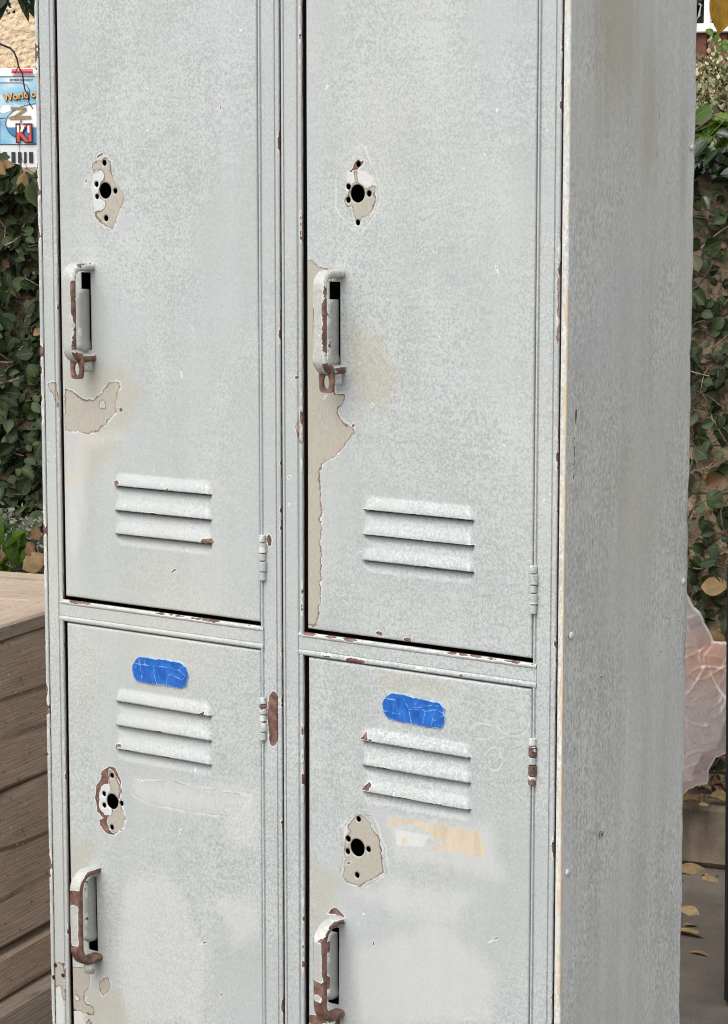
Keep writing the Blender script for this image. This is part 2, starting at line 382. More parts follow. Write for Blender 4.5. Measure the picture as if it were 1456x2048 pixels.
# lower left door
LLo = (180, 1290)
LL = [
 ('rust_and_shade', fr(zp(LLo, 4.282, [(170,1030),(210,1050),(240,1110),(272,1190),(278,1250),(262,1330),(312,1480),(290,1560),(215,1642),(150,1612),(92,1550),(85,1500),(118,1480),(62,1430),(48,1310),(60,1200),(95,1150),(100,1090),(130,1055)]))),
 ('white', fr(zp(LLo, 4.282, [(100,1200),(150,1190),(178,1220),(150,1290),(158,1350),(192,1420),(182,1458),(130,1452),(85,1380),(78,1260)]))),
 ('chip', fr(zp(LLo, 4.282, [(165,1060),(205,1078),(265,1200),(270,1250),(250,1330),(290,1420),(308,1480),(290,1560),(220,1622),(165,1580),(148,1520),(150,1480),(190,1440),(155,1350),(145,1290),(172,1220),(160,1180)]))),
 ('rust_and_shade', fr(zp(LLo, 4.282, [(165,1060),(205,1078),(265,1200),(270,1250),(250,1330),(290,1420),(308,1480),(290,1560),(220,1622),(165,1580),(148,1520),(150,1480),(190,1440),(155,1350),(145,1290),(172,1220),(160,1180)])), 'cut'),
 ('rust_and_shade', fr(zp(LLo, 4.282, [(100,1200),(150,1190),(178,1220),(150,1290),(158,1350),(192,1420),(182,1458),(130,1452),(85,1380),(78,1260)])), 'cut'),
 ('chip', fr(zp(LLo, 4.282, [(100,1200),(150,1190),(178,1220),(150,1290),(158,1350),(192,1420),(182,1458),(130,1452),(85,1380),(78,1260)])), 'cut'),
 ('scar', fr(zp(LLo, 4.282, [(355,1160),(700,1180),(1380,1300),(1245,1475),(900,1430),(560,1370),(375,1290)])), 'edge'),
 ('pale', fr(zp(LLo, 4.282, [(355,1160),(700,1180),(1380,1300),(1245,1475),(900,1430),(560,1370),(375,1290)]))),
 ('rust_and_shade', fr(zp(LLo, 4.282, [(384,1148),(420,1152),(450,1160),(390,1162)]))),
 ('chip', fr(zp((90,1640), 4.853, [(255,1430),(330,1418),(385,1430),(425,1440),(440,1500),(437,1600),(400,1650),(380,1700),(385,1750),(410,1780),(460,1800),(490,1862),(470,1905),(380,1882),(340,1852),(255,1860)]))),
 ('chip', fr(zp((90,1640), 4.853, [(280,1690),(300,1670),(310,1720),(335,1750),(320,1765),(290,1740)])), 'cut'),
 ('chip', fr(zp((90,1640), 4.853, [(525,1555),(600,1522),(640,1560),(646,1590),(630,1640),(590,1690),(545,1702),(522,1640)]))),
 ('grey', fr(zp((90,1640), 4.853, [(600,1430),(640,1400),(690,1420),(700,1620),(660,1660),(650,1560)]))),
 ('white', fr(zp((90,1640), 4.853, [(285,1870),(330,1850),(370,1880),(375,2010),(285,2010)]))),
 ('chip', fr(zp((90,1640), 4.853, [(385,1980),(430,1930),(460,1985),(400,2010)]))),
 ('grime', fr(zp((90,1640), 4.853, [(255,250),(420,200),(480,320),(400,420),(255,500)]))),
 ('grime', fr([(150,1980),(240,1990),(260,2050),(150,2050)])),
 ('pale', fr([(430,1800),(500,1780),(520,1860),(470,1900)])), ('pale', fr([(250,1760),(330,1740),(420,1900),(400,2048),(260,2048),(230,1900)])), ('pale', fr([(440,1560),(515,1580),(515,1700),(450,1680)])),
 ('rust_and_shade', fr(zp(LLo, 4.282, [(205,480),(245,468),(290,482),(250,492)]), -.004)),
 ('rust_and_shade', fr(zp(LLo, 4.282, [(200,852),(230,858),(262,842),(280,880),(240,868),(210,880)]), -.004)),
 ('rust_and_shade', fr(zp(LLo, 4.282, [(975,568),(988,600),(1020,605),(960,600),(900,590),(950,585)]), -.004)),
]
LL_LOUV = [((227.9,1402),(420.5,1431)), ((228,1450),(420.5,1480)), ((228,1496.7),(420.5,1528.7))]
LL_HOLES = [(zp(LLo,4.282,[p])[0], r) for p, r in [((194,1340),.0103),((190,1118),.0036),((122,1274),.0036),((124,1372),.0036),((272,1357),.0036),((190,1561),.0036)]]
LL_HOLES += [(zp((90,1640),4.853,[p])[0], r) for p, r in [((293,1446),.0030),((414,1484),.0030),((295,1565),.0030),((415,1597),.0030)]]
# lower right door
LRo = (600, 1250); q = 2.912
LR = [
 ('chip', fr(zp(LRo, q, [(340,1105),(380,1118),(410,1160),(420,1195),(462,1230),(472,1290),(480,1370),(492,1440),(430,1472),(350,1522),(270,1502),(243,1460),(258,1400),(252,1310),(262,1240),(292,1205),(270,1180),(300,1140)]))),
 ('white', fr(zp(LRo, q, [(250,1180),(290,1150),(320,1110),(300,1180),(270,1210),(255,1290)]))),
 ('scar', fr(zp(LRo, q, [(225,1190),(330,1100),(420,1110),(490,1290),(510,1440),(350,1540),(230,1450),(250,1300)])), 'edge'),
 ('tan', fr(zp(LRo, q, [(510,1140),(570,1122),(640,1135),(830,1165),(1050,1205),(1078,1357),(760,1297),(848,1278),(790,1240),(740,1200),(650,1158),(590,1150),(520,1192)]))),
 ('tan', fr(zp(LRo, q, [(610,1228),(640,1277),(588,1277)]))),
 ('grey', fr(zp(LRo, q, [(380,1080),(430,1060),(550,1085),(500,1120),(512,1190),(548,1255),(500,1260),(470,1190),(430,1140),(400,1105)]))),
 ('grey', fr(zp(LRo, q, [(680,1215),(745,1220),(790,1275),(700,1270)]))),
 ('grime', fr(zp(LRo, q, [(450,285),(640,290),(880,355),(850,420),(760,400),(480,385)]))),
 ('grime', fr(zp(LRo, q, [(40,1350),(240,1480),(200,1640),(60,1750)]))),
 ('grime', fr(zp(LRo, q, [(760,1380),(870,1405),(865,1420),(760,1395)]))),
 ('pale', fr([(700,1900),(880,1840),(1000,1950),(980,2048),(720,2048)])), ('pale', fr([(760,1620),(980,1650),(1010,1760),(800,1720)])),
 ('pale', fr(zp(LRo, q, [(300,1560),(520,1500),(800,1520),(1000,1560),(900,1750),(600,1700)]))),
 ('white', fr(zp(LRo, q, [(560,1190),(760,1225),(720,1290),(560,1280)]))),
 ('rust_and_shade', fr(zp((590,1750), 4.853, [(345,330),(375,308),(430,335),(485,400),(470,420),(380,380),(300,380)]))),
 ('rust_and_shade', fr(zp((590,1750), 4.853, [(140,1350),(250,1370),(330,1400),(440,1370),(450,1446),(140,1446)]))),
 ('rust_and_shade', fr(zp(LRo, q, [(340,665),(385,618),(400,660),(435,680),(380,668)]), -.004)),
 ('rust_and_shade', fr(zp(LRo, q, [(345,960),(400,912),(415,930),(400,965),(360,958)]), -.004)),
]
for cx, cy, a, b, r0 in [(1240,560,90,80,0),(1060,620,60,40,.5),(1225,690,70,34,-.2),(1130,780,40,60,.2)]:
    ang = np.linspace(0, 2*math.pi, 20, endpoint=False)
    LR.append(('scar', fr(zp(LRo, q, [(cx+a*math.cos(u), cy+b*math.sin(u)) for u in ang])), 'edge'))
LR_LOUV = [((718.5,1478.4),(940,1516)), ((720,1528),(940,1566.6)), ((721,1581),(940,1619))]
LR_HOLES = [(zp(LRo,q,[p])[0], r) for p, r in [((334,1297),.0110),((340,1131),.0037),((280,1246),.0040),((277,1319),.0038),((398,1307),.0038),((332,1457),.0038)]]

# ---------------------------------------------------------------- the locker
ZB, ZT = 0.06, 1.79
locker = empty('metal_locker', (W/2, D/2, 0), 'tall weathered grey metal locker bank with four doors and flaking paint', 'locker')

def lines(lo, hi, step, extra=()):
    a = list(np.linspace(lo, hi, max(2, int(round((hi-lo)/step))+1)))
    a = [v for v in a if all(abs(v-e) > step*.45 for e in extra)]+list(extra)
    return np.array(sorted(a))
EDGE = (0, .0003, .0008, .0015, .0026)
def make_door(x0, x1, z0, z1, marks, holes, louv, slot, edge_base, lab=None, tilt=0.0):
    st = .0015
    lips = []
    for a, b in louv:
        P = fr([a, b], -.004); lips.append((P[:, 1].mean(), P[0, 0], P[1, 0]))
    ex = [x0+e for e in EDGE]+[x1-e for e in EDGE]+list(slot[:2])
    ez = [z0+e for e in EDGE]+[z1-e for e in EDGE]+list(slot[2:])
    for l in lips: ez += [l[0], l[0]-.0026]
    xs = lines(x0, x1, st, ex)
    zlo, zhi = max(z0, .46), min(z1, 1.64)
    zs = lines(zlo, zhi, st, [e for e in ez if zlo <= e <= zhi])
    if z0 < zlo: zs = np.concatenate([[z0+e for e in EDGE], np.arange(z0+.01, zlo-.004, .01), zs])
    if z1 > zhi: zs = np.concatenate([zs, np.arange(zhi+.008, z1-.006, .01), [z1-e for e in EDGE[::-1]]])
    nx, nz = len(xs), len(zs)
    X, Z = np.meshgrid(xs, zs)
    X = X.ravel().copy(); Z = Z.ravel().copy()
    de = np.minimum(np.minimum(X-x0, x1-X), np.minimum(Z-z0, z1-Z))
    r = .0026; e = np.clip(de, 0, r)
    Y = r-np.sqrt(np.maximum(0, r*r-(r-e)**2))
    # hand-pressed sheet: very slight waves
    Y += .0010*np.sin(X*17+z0*9)*np.sin(Z*7+x0*5)+.00035*np.sin(X*41+1.3)*np.sin(Z*23+.4)
    hgt = np.zeros_like(X); slit = []
    if lips:
        pit = np.mean([lips[i][0]-lips[i+1][0] for i in range(2)])
        for i, (zl, xa, xb) in enumerate(lips):
            up = zl+pit*(.52 if i == 0 else .5); dn = zl-pit*.5
            u = np.clip((Z-zl)/(up-zl), 0, 1); rise = np.where((Z >= zl-1e-6) & (Z <= up), np.cos(u*math.pi/2)**1.15, 0)
            d = np.clip((zl-.0026-Z)/(zl-.0026-dn), 0, 1); sink = np.where((Z < zl-1e-6) & (Z >= dn), (1-d)**1.15, 0)
            ed = np.minimum(X-xa, xb-X)
            endo = np.clip(ed/(.004+.012*u), 0, 1); endo = endo*endo*(3-2*endo)
            endi = np.clip((ed-.001)/(.004+.010*d), 0, 1); endi = endi*endi*(3-2*endi)
            hgt += .0052*rise*endo-.0048*sink*endi
            slit.append((zl, xa+.0045, xb-.0045))
    Y -= hgt
    F = np.array([(j*nx+i, j*nx+i+1, (j+1)*nx+i+1, (j+1)*nx+i) for j in range(nz-1) for i in range(nx-1)])
    keep = np.ones(len(F), bool)
    sx0, sx1, sz0, sz1 = slot
    cx, cz = X[F].mean(1), Z[F].mean(1)
    for zl, xa, xb in slit: keep &= ~((cz < zl) & (cz > zl-.0026) & (cx > xa) & (cx < xb))
    keep &= ~((cx > sx0) & (cx < sx1) & (cz > sz0) & (cz < sz1))
    for (px, py), rad in holes:
        hx, hz = front(px, py)
        d = np.hypot(X-hx, Z-hz); m = np.abs(d-rad) < .75*st
        def snap(m):
            s = rad/np.maximum(d[m], 1e-6); X[m] = hx+(X[m]-hx)*s; Z[m] = hz+(Z[m]-hz)*s
        snap(m); d = np.hypot(X-hx, Z-hz)
        keep &= ~((d[F] <= rad+1e-6).all(1))
        used = np.zeros(len(X), bool); used[F[keep].ravel()] = True
        snap(used & (d < rad-1e-6))
    A = channels(X, Z, marks)
    ph = x0*40+z0*10
    base = edge_base['side']+1.2*np.sin(Z*31+ph)+.8*np.sin(Z*77+ph*2)
    A['rust_and_shade'] = np.maximum(A['rust_and_shade'], -(np.minimum(X-x0, x1-X))*1000-base)
    wob = .7*np.sin(X*60+ph)+.5*np.sin(X*151)
    A['rust_and_shade'] = np.maximum(A['rust_and_shade'], -(z1-Z)*1000-edge_base['top']-wob)
    A['rust_and_shade'] = np.maximum(A['rust_and_shade'], -(Z-z0)*1000-edge_base['bottom']-wob)
    for zl, xa, xb in lips:
        m = (X > xa-.002) & (X < xb+.002)
        A['rust_and_shade'] = np.where(m, np.maximum(A['rust_and_shade'], -np.abs(Z-zl-.0002)*1000-.5+.6*np.sin(X*90+zl*50)), A['rust_and_shade'])
    for (px, py), rad in holes:
        hx, hz = front(px, py); dd = (np.hypot(X-hx, Z-hz)-rad)*1000
        A['white'] = np.where(dd < 3, np.maximum(A['white'], 1.0-dd*1.2), A['white'])
    F = F[keep]
    # give the cut edges of the sheet their thickness, fold the outer edges back
    ed = np.concatenate([F[:, [0, 1]], F[:, [1, 2]], F[:, [2, 3]], F[:, [3, 0]]])
    key = np.sort(ed, 1); key = key[:, 0].astype(np.int64)*len(X)+key[:, 1]
    _, inv, cnt = np.unique(key, return_inverse=True, return_counts=True)
    bd = ed[cnt[inv] == 1]
    outer = (de[bd] < 1e-5).all(1)
    vs = np.unique(bd); mp = np.full(len(X), -1); mp[vs] = len(X)+np.arange(len(vs))
    isout = np.zeros(len(X), bool); isout[bd[outer].ravel()] = True
    back = np.where(isout[vs], .016, Y[vs]+.0014)
    Xa, Za, Ya = np.concatenate([X, X[vs]]), np.concatenate([Z, Z[vs]]), np.concatenate([Y, back])
    Q = np.stack([bd[:, 1], bd[:, 0], mp[bd[:, 0]], mp[bd[:, 1]]], 1)
    for k in A: A[k] = np.concatenate([A[k], A[k][vs] if k in ('chip', 'rust_and_shade') else np.full(len(vs), -20)])
    V = np.stack([Xa, Ya, Za], 1)
    if tilt: V[:, 1] -= tilt*(x1-V[:, 0])/(x1-x0)        # latch side standing slightly proud
    o = link('door', mesh('door', V, np.concatenate([F, Q]), True, A), PAINT, locker)
    if lab: o['label'] = lab
    return o, lips

for marks_, (xa_, xb_, ya_, yb_) in ((UL, (150,500,30,1150)), (UR, (640,1040,30,1250)), (LL, (160,510,1640,2040)), (LR, (640,1040,1700,2040))):
    for i in range(11):
        cx, cy = rng.uniform(xa_, xb_), rng.uniform(ya_, yb_); a_ = rng.choice([rng.normal(-.5, .3), rng.normal(1.4, .2)]); L_ = rng.uniform(5, 26)
        ln = fr([(cx, cy), (cx+L_*math.cos(a_)*.6, cy+L_*math.sin(a_)*.6+rng.normal(0, 1)), (cx+L_*math.cos(a_), cy+L_*math.sin(a_))])
        marks_.append((('white', 'grey', 'rust_and_shade')[i % 3 if i < 9 else 0], ln, 'line', rng.uniform(.2, .6)))
X_L0, X_L2, X_R1, X_R2 = .0382, .3623, .4365, .7574
Z_UB, Z_LT = .9530, .9176
def slot_for(px_r, py_t, py_b, w=.0165):
    x, zt = front(px_r, py_t); _, zb = front(px_r, py_b); return (x-w, x, zb, zt)
SL = {'UL': slot_for(181, 545, 700), 'UR': slot_for(680, 564, 736), 'LL': slot_for(194, 1754, 1903), 'LR': slot_for(678, 1856, 2010)}
dUL, lipUL = make_door(X_L0, X_L2, Z_UB, ZT, UL, UL_HOLES, UL_LOUV, SL['UL'], dict(side=3.6, top=3, bottom=3.2), 'upper left door with a crescent of bare metal below its handle')
dUR, lipUR = make_door(X_R1, X_R2, Z_UB, ZT, UR, UR_HOLES, UR_LOUV, SL['UR'], dict(side=3.6, top=3, bottom=3.0), 'upper right door with a long strip of bare metal down its latch edge')
dLL, lipLL = make_door(X_L0+.001, X_L2+.0008, ZB, Z_LT, LL, LL_HOLES, LL_LOUV, SL['LL'], dict(side=3.4, top=2.6, bottom=3), 'lower left door with blue tape and bare metal beside the handle')
dLR, lipLR = make_door(X_R1+.0003, X_R2, ZB, Z_LT, LR, LR_HOLES, LR_LOUV, SL['LR'], dict(side=3.0, top=1.8, bottom=3), 'lower right door with blue tape and a strip of tan paper residue')

# ---------------------------------------------------------------- frame: pressed profiles
def bar_profile(prof, zs, axis, marks, edges, name, mat=PAINT, parent=locker, holes=()):
    """prof: (a, y) across the bar; zs: stations along it; edges: list of (a, base) where the paint chips along the bar"""
    P = np.array(prof); a = P[:, 0]; y = P[:, 1]; n, m = len(a), len(zs)
    A_, Z_ = np.meshgrid(a, zs); Y_ = np.tile(y, (m, 1))
    ra, rz, ry = A_.ravel(), np.array(Z_).ravel(), Y_.ravel()
    X, Z = (ra, rz) if axis == 'z' else (rz, ra)
    A = channels(X, Z, marks)
    lw = rz
    for ea, base in edges:
        wob = 1.3*np.sin(lw*29+ea*90)+.9*np.sin(lw*83+ea*40)+.6*np.sin(lw*211)
        A['rust_and_shade'] = np.maximum(A['rust_and_shade'], np.where(np.abs(ra-ea) < .012, -np.abs(ra-ea)*1000-base-wob, -20))
    A['rust_and_shade'] = np.maximum(A['rust_and_shade'], np.where(ry > .0022, (ry-.0022)*1000*1.8, -20))  # faces inside the gaps browned with depth: painted shade plus an old maroon coat
    if axis == 'z':
        F = np.array([(j*n+i, j*n+i+1, (j+1)*n+i+1, (j+1)*n+i) for j in range(m-1) for i in range(n-1)])
    else:
        F = np.array([(j*n+i, (j+1)*n+i, (j+1)*n+i+1, j*n+i+1) for j in range(m-1) for i in range(n-1)])
    V = np.stack([X, ry, Z], 1)
    o = link(name, mesh(name, V, F, True, A), mat, parent)
    o.data.set_sharp_from_angle(angle=math.radians(50))
    return o
def dense(P, step=.0018):
    out = [P[0]]
    for a, b in zip(P[:-1], P[1:]):
        k = max(1, int(math.hypot(b[0]-a[0], b[1]-a[1])/step))
        out += [(a[0]+(b[0]-a[0])*i/k, a[1]+(b[1]-a[1])*i/k) for i in range(1, k+1)]
    return out
ZS = np.concatenate([np.arange(.0, .45, .015), np.arange(.45, 1.64, .0022), np.arange(1.645, 1.831, .015)])
EX = fr([(0, 0), (1, 1)])
STILE = [('chip', fr(zp((0, 400), 4.853, [(455,1770),(520,1768),(555,1785),(575,1980),(560,2038),(540,1960),(510,1880),(470,1830)]))),
         ('chip', fr(zp((90,1640), 4.853, [(72,1385),(188,1385),(198,1600),(202,1790),(165,1720),(152,1620),(100,1606),(72,1640),(62,1560)]))),
         ('white', fr(zp((90,1640), 4.853, [(70,1640),(150,1620),(185,1800),(185,2010),(70,2010)]))),
         ('rust_and_shade', fr(zp((90,1640), 4.853, [(188,1540),(205,1540),(205,1690),(190,1640)])))]
for c in [(102,1410),(175,1508),(85,1527)]:
    pass
prof_a = dense([(.0078, .0042), (.0078, .0007), (.0085, 0), (.0250, 0), (.0256, .0019), (.0272, .0019), (.0279, -.0003), (.0290, -.0009), (.0312, -.0009), (.0324, -.0003), (.0328, .0008), (.0328, .0042)])
bar_profile(prof_a, ZS, 'z', STILE, [(.0324, 2.4), (.0085, 2.2), (.0272, 4.2)], 'stile')
prof_b = dense([(.3645, .0042), (.3645, .0006), (.3650, -.0006), (.3660, -.0009), (.3672, -.0008), (.3680, .0018), (.3695, .0018), (.3702, 0), (.3882, 0), (.3888, .0019), (.3902, .0019), (.3910, -.0004), (.3946, -.0004), (.3956, .0006), (.3956, .0042)])
HINGE = [('rust_and_shade', fr(zp((500,1020), 4.096, [(160,1508),(185,1483),(215,1498),(226,1560),(222,1660),(230,1760),(226,1850),(212,1920),(180,1940),(157,1900),(146,1700),(150,1580)]))),
         ('rust_and_shade', fr(zp((500,1020), 4.096, [(143,200),(152,192),(170,210),(182,250),(166,302),(146,292),(136,240)]))),
         ('tan', fr(zp((500,1020), 4.096, [(160,1755),(220,1760),(218,1775),(160,1770)])))]
bar_profile(prof_b, ZS, 'z', HINGE, [(.3954, 1.9)], 'stile')
prof_c = dense([(.3988, .0042), (.3988, .0006), (.3996, 0), (.4020, 0), (.4024, .0019), (.4034, .0019), (.4040, 0), (.4215, 0), (.4222, -.0006), (.4232, .0019), (.4242, .0019), (.4248, -.0003), (.4260, -.0009), (.4280, -.0009), (.4292, -.0002), (.4295, .001), (.4295, .0042)])
MID = [('chip', fr(zp((560,740), 4.853, [(142,545),(165,515),(206,488),(215,600),(212,715),(195,700),(180,660),(165,610)]))),
       ('rust_and_shade', fr(zp((560,740), 4.853, [(130,55),(160,48),(182,60),(178,90),(150,98)]))),
       ('rust_and_shade', fr(zp((560,740), 4.853, [(78,1278),(108,1300),(95,1322),(78,1315)]))),
       ('tan', fr(zp((500,1200), 10.4, [(1045,1085),(1070,1065),(1075,1125),(1050,1140)]))),
       ('rust_and_shade', fr(zp((560,740), 4.853, [(75,1048),(105,1012),(108,1025),(84,1050)])))]
bar_profile(prof_c, ZS, 'z', MID, [(.4285, 1.4), (.4230, 3.6), (.3990, 3.2)], 'stile')
prof_d = dense([(.7597, .0042), (.7597, .0006), (.7602, -.0006), (.7612, -.0009), (.7622, -.0008), (.7630, .0018), (.7642, .0018), (.7648, 0), (.7818, 0), (.7824, .0019), (.7838, .0019), (.7846, -.0004), (.7882, -.0004), (.7892, .0006), (.7892, .0042)])
RGT = [('rust_and_shade', fr(zp((1080,980), 4.094, [(68,40),(85,22),(98,32),(90,48),(75,50)]))),
       ('chip', fr(zp((1080,480), 4.096, [(150,200),(165,190),(165,640),(150,860),(130,800),(148,700),(143,400)])))]
bar_profile(prof_d, ZS, 'z', RGT, [(.7890, 1.6)], 'stile')
bar_profile([(-.0012+.0012, .03), (0, .0013), (.0004, .0004), (.0013, 0), (.0048, 0), (.0054, .0006), (.0054, .0042)], ZS, 'z', [], [(.0006, .3), (.0052, 1.8)], 'flange')
MB().box((.004, .0142, .0), (.0300, .016, 1.83)).box((.3680, .0142, 0), (.4260, .016, 1.83)).box((.7640, .0142, 0), (.795, .016, 1.83)).build('seam_backing', DARK, locker)

def rail(xa, xb, z0, z1, marks, name='rail', e=(0.6, 1.4)):
    p = dense([(z1-.0002, .0042), (z1-.0002, .0004), (z1-.0012, -.0006), (z1-.0022, -.0014), (z1-.0046, -.0014), (z1-.0056, -.0006), (z1-.0062, .0006), (z1-.0068, -.0004),
               (z0+.0078, -.0004), (z0+.0072, .0006), (z0+.0066, -.0005), (z0+.0056, -.0014), (z0+.0022, -.0014), (z0+.0008, -.0008), (z0, .0006), (z0, .0042)])
    # printed from top to bottom: reverse so that faces look outwards
    o = bar_profile(p[::-1], np.arange(xa, xb+.0011, .0022), 'x', marks, [(z1-.0012, e[0]), (z0+.0010, e[1])], name)
    return o
rail(.0274, .3690, .9195, .9482, [], e=(.2, 3.2))
RR_M = [('rust_and_shade', fr(zp(LRo, q, [(125,168),(188,176),(185,190),(128,182)]))), ('rust_and_shade', fr(zp(LRo, q, [(240,200),(300,190),(385,215),(350,222),(260,210)]))),
        ('rust_and_shade', fr(zp(LRo, q, [(640,250),(700,245),(760,268),(700,266)]))), ('rust_and_shade', fr(zp(LRo, q, [(920,290),(950,290),(945,302)])))]
rail(.4236, .7638, .9195, .9480, RR_M, e=(.2, 2.6))
for z0, z1 in ((ZT+.003, 1.829), (.012, ZB-.003)):
    rail(.0274, .3690, z0, z1, []); rail(.4236, .7638, z0, z1, [])

# right side sheet with its wrap-around front flange
side_pts = lambda pts: np.array([sidep(*p) for p in pts])
def make_side():
    pr = [(.7923, .0042, 0), (.7923, .0006, 0), (.7929, 0, 0), (.7950, 0, 0), (.7975, 0, 0), (.7986, .0001, 0), (.7994, .0005, 0), (.7998, .0011, 0), (.8, .0018, 0)]
    pr += [(.8, y, 0) for y in np.arange(.0034, D-.003, .0020)]+[(.7998, D-.0012, 0), (.7990, D-.0002, 0), (.7975, D, 0), (.780, D, 0)]
    P = np.array(pr); n = len(P); m = len(ZS)
    X = np.tile(P[:, 0], (m, 1)).ravel(); Y = np.tile(P[:, 1], (m, 1)).ravel(); Z = np.repeat(ZS, n)
    mk = []
    SB = (1080, 980); sb = 4.094
    for pts in ([(370,620),(398,598),(424,612),(400,655),(386,688),(372,650)], [(208,1600),(222,1640),(236,1665),(212,1745),(205,1700)], [(555,1760),(580,1735),(630,1715),(600,1745),(572,1760),(560,1815)]):
        mk.append(('white', side_pts(zp(SB, sb, pts))))
    for pts in ([(398,590),(415,592),(424,606),(412,604)], [(232,1655),(248,1640),(256,1650),(240,1665)], [(498,1530),(520,1522),(508,1538)], [(262,668),(270,672),(264,684)]):
        mk.append(('rust_and_shade', side_pts(zp(SB, sb, pts))))
    mk.append(('rust_and_shade', side_pts(zp((1080,480), 4.096, [(292,1385),(302,1390),(292,1640),(282,1650)]))))
    mk.append(('rust_and_shade', side_pts(zp((1080,480), 4.096, [(232,1605),(250,1620),(248,1660),(236,1630)]))))
    mk.append(('rust_and_shade', side_pts(zp((1080,480), 4.096, [(280,1690),(288,1690),(284,1950),(276,1960)]))))
    mk.append(('rust_and_shade', side_pts(zp((1156,900), 4.853, [(850,1800),(878,1790),(862,1812)]))))
    mk.append(('rust_and_shade', side_pts(zp((1156,900), 4.853, [(785,1955),(810,1940),(795,1972)]))))
    mk.append(('scar', side_pts(zp((1156,900), 4.853, [(70,510),(110,580),(140,700),(145,1040),(148,700),(116,580)])), 'edge'))
    mk.append(('scar', side_pts(zp((1156,900), 4.853, [(790,1610),(900,1640),(985,1660),(900,1648)])), 'edge'))
    mk.append(('scar', side_pts(zp((1056,0), 3.64, [(935,670),(960,800),(950,1080),(900,1290),(955,1080),(966,800)])), 'edge'))
    A = channels(Y, Z, mk)
    for (px, py), sy, sz, am in [((1235, 60), .07, .13, 34), ((1300, 230), .04, .16, 26), ((1210, 40), .03, .2, 28), ((1368, 340), .012, .10, 26), ((1200, 150), .02, .12, 18), ((1290, 760), .035, .10, 15), ((1240, 600), .02, .16, 13), ((1345, 900), .02, .2, 12)]:
        cy, cz = sidep(px, py); A['grime'] = np.maximum(A['grime'], -20+am*np.exp(-((Y-cy)/sy)**2-((Z-cz)/sz)**2))
    for px, py, L_ in ((1215, 130, 60), (1302, 170, 45), (1188, 1560, 70), (1260, 1850, 110), (1240, 1900, 60), (1330, 1500, 90), (1345, 1540, 60), (1170, 700, 40), (1320, 1950, 50)):
        ln = side_pts([(px, py), (px+rng.normal(0, 1.5), py+L_*.5), (px+rng.normal(0, 2), py+L_)])
        A['white'] = np.maximum(A['white'], sd_line(ln, Y, Z, .2))
    corner = np.abs((Y-.0008)*1000)+np.maximum(0, (.7986-X)*1000)
    w = np.interp(Z, [.45, .52, .60, .75, .88, .93, 1.0, 1.12, 1.28, 1.36, 1.42, 1.55, 1.66], [-3, -1.0, .9, 1.4, 1.0, 1.6, .6, 1.3, 1.0, .2, -1.2, -.8, -1.0])
    w += .7+.9*np.sin(Z*57)+.4*np.sin(Z*131+1)
    A['tan'] = np.maximum(A['tan'], np.where(corner < 15, w-corner*.75, -20))
    A['rust_and_shade'] = np.maximum(A['rust_and_shade'], np.where(Y < .002, -np.abs(X-.7968)*1000*.8-2.6+1.6*np.sin(Z*39)+.8*np.sin(Z*120), -20))
    A['rust_and_shade'] = np.maximum(A['rust_and_shade'], np.where(Y > D-.012, -(D-Y)*1000-3.6+1.2*np.sin(Z*44), -20))
    # gently buckled sheet
    bl = (X > .7997) & (Y < D-.004)
    X = X+np.where(bl, .0010*np.sin(Y*19+.6)*np.sin(Z*5.1)+.0004*np.sin(Y*52)*np.sin(Z*19+1), 0)
    back = Y > D-.004
    Y = Y+np.where(back, .0010*np.sin(Z*33)+.0007*np.sin(Z*71+2)+.0005*np.sin(Z*155), 0)
    F = np.array([(j*n+i, j*n+i+1, (j+1)*n+i+1, (j+1)*n+i) for j in range(m-1) for i in range(n-1)])
    o = link('side_panel', mesh('side_panel', np.stack([X, Y, Z], 1), F, True, A), PAINT_SIDE_LIFTED, locker)
    return o
make_side()
sh = MB()
sh.box((.001, .002, .01), (.0025, D, 1.83)).box((.0025, D-.002, .01), (.7985, D-.0003, 1.83)).box((.0025, .016, 1.8285), (.7975, D-.002, 1.8305)).box((.0025, .016, .01), (.7975, D-.002, .0115))
sh.box((.3975, .0165, .0115), (.3985, D-.002, 1.8285)).box((.0025, .0215, .934), (.3975, D-.002, .9352)).box((.3985, .0215, .934), (.7975, D-.002, .9352))
sh.build('cabinet_shell', DARK, locker)
top = MB().box((-.0005, .0005, 1.8308), (.8005, D+.001, 1.834), .001).build('top_panel', PAINT, locker, attrs={k: -20 for k in CH})
pl = MB().box((.01, .02, 0), (.79, D-.01, .0098)).build('plinth', DARK, locker)

# screw holes in the left stile are dark capped plugs; their colour stands for the shade inside
cups = MB()
for c in [(102,1410),(175,1508),(85,1527)]:
    (px, py), = zp((90,1640), 4.853, [c]); x, z = front(px, py)
    cups.tube([(x, -.0004, z), (x, .006, z)], [.0029, .0027], 12, cap=True)
cups.build('screw_hole_shade', DARK, locker)

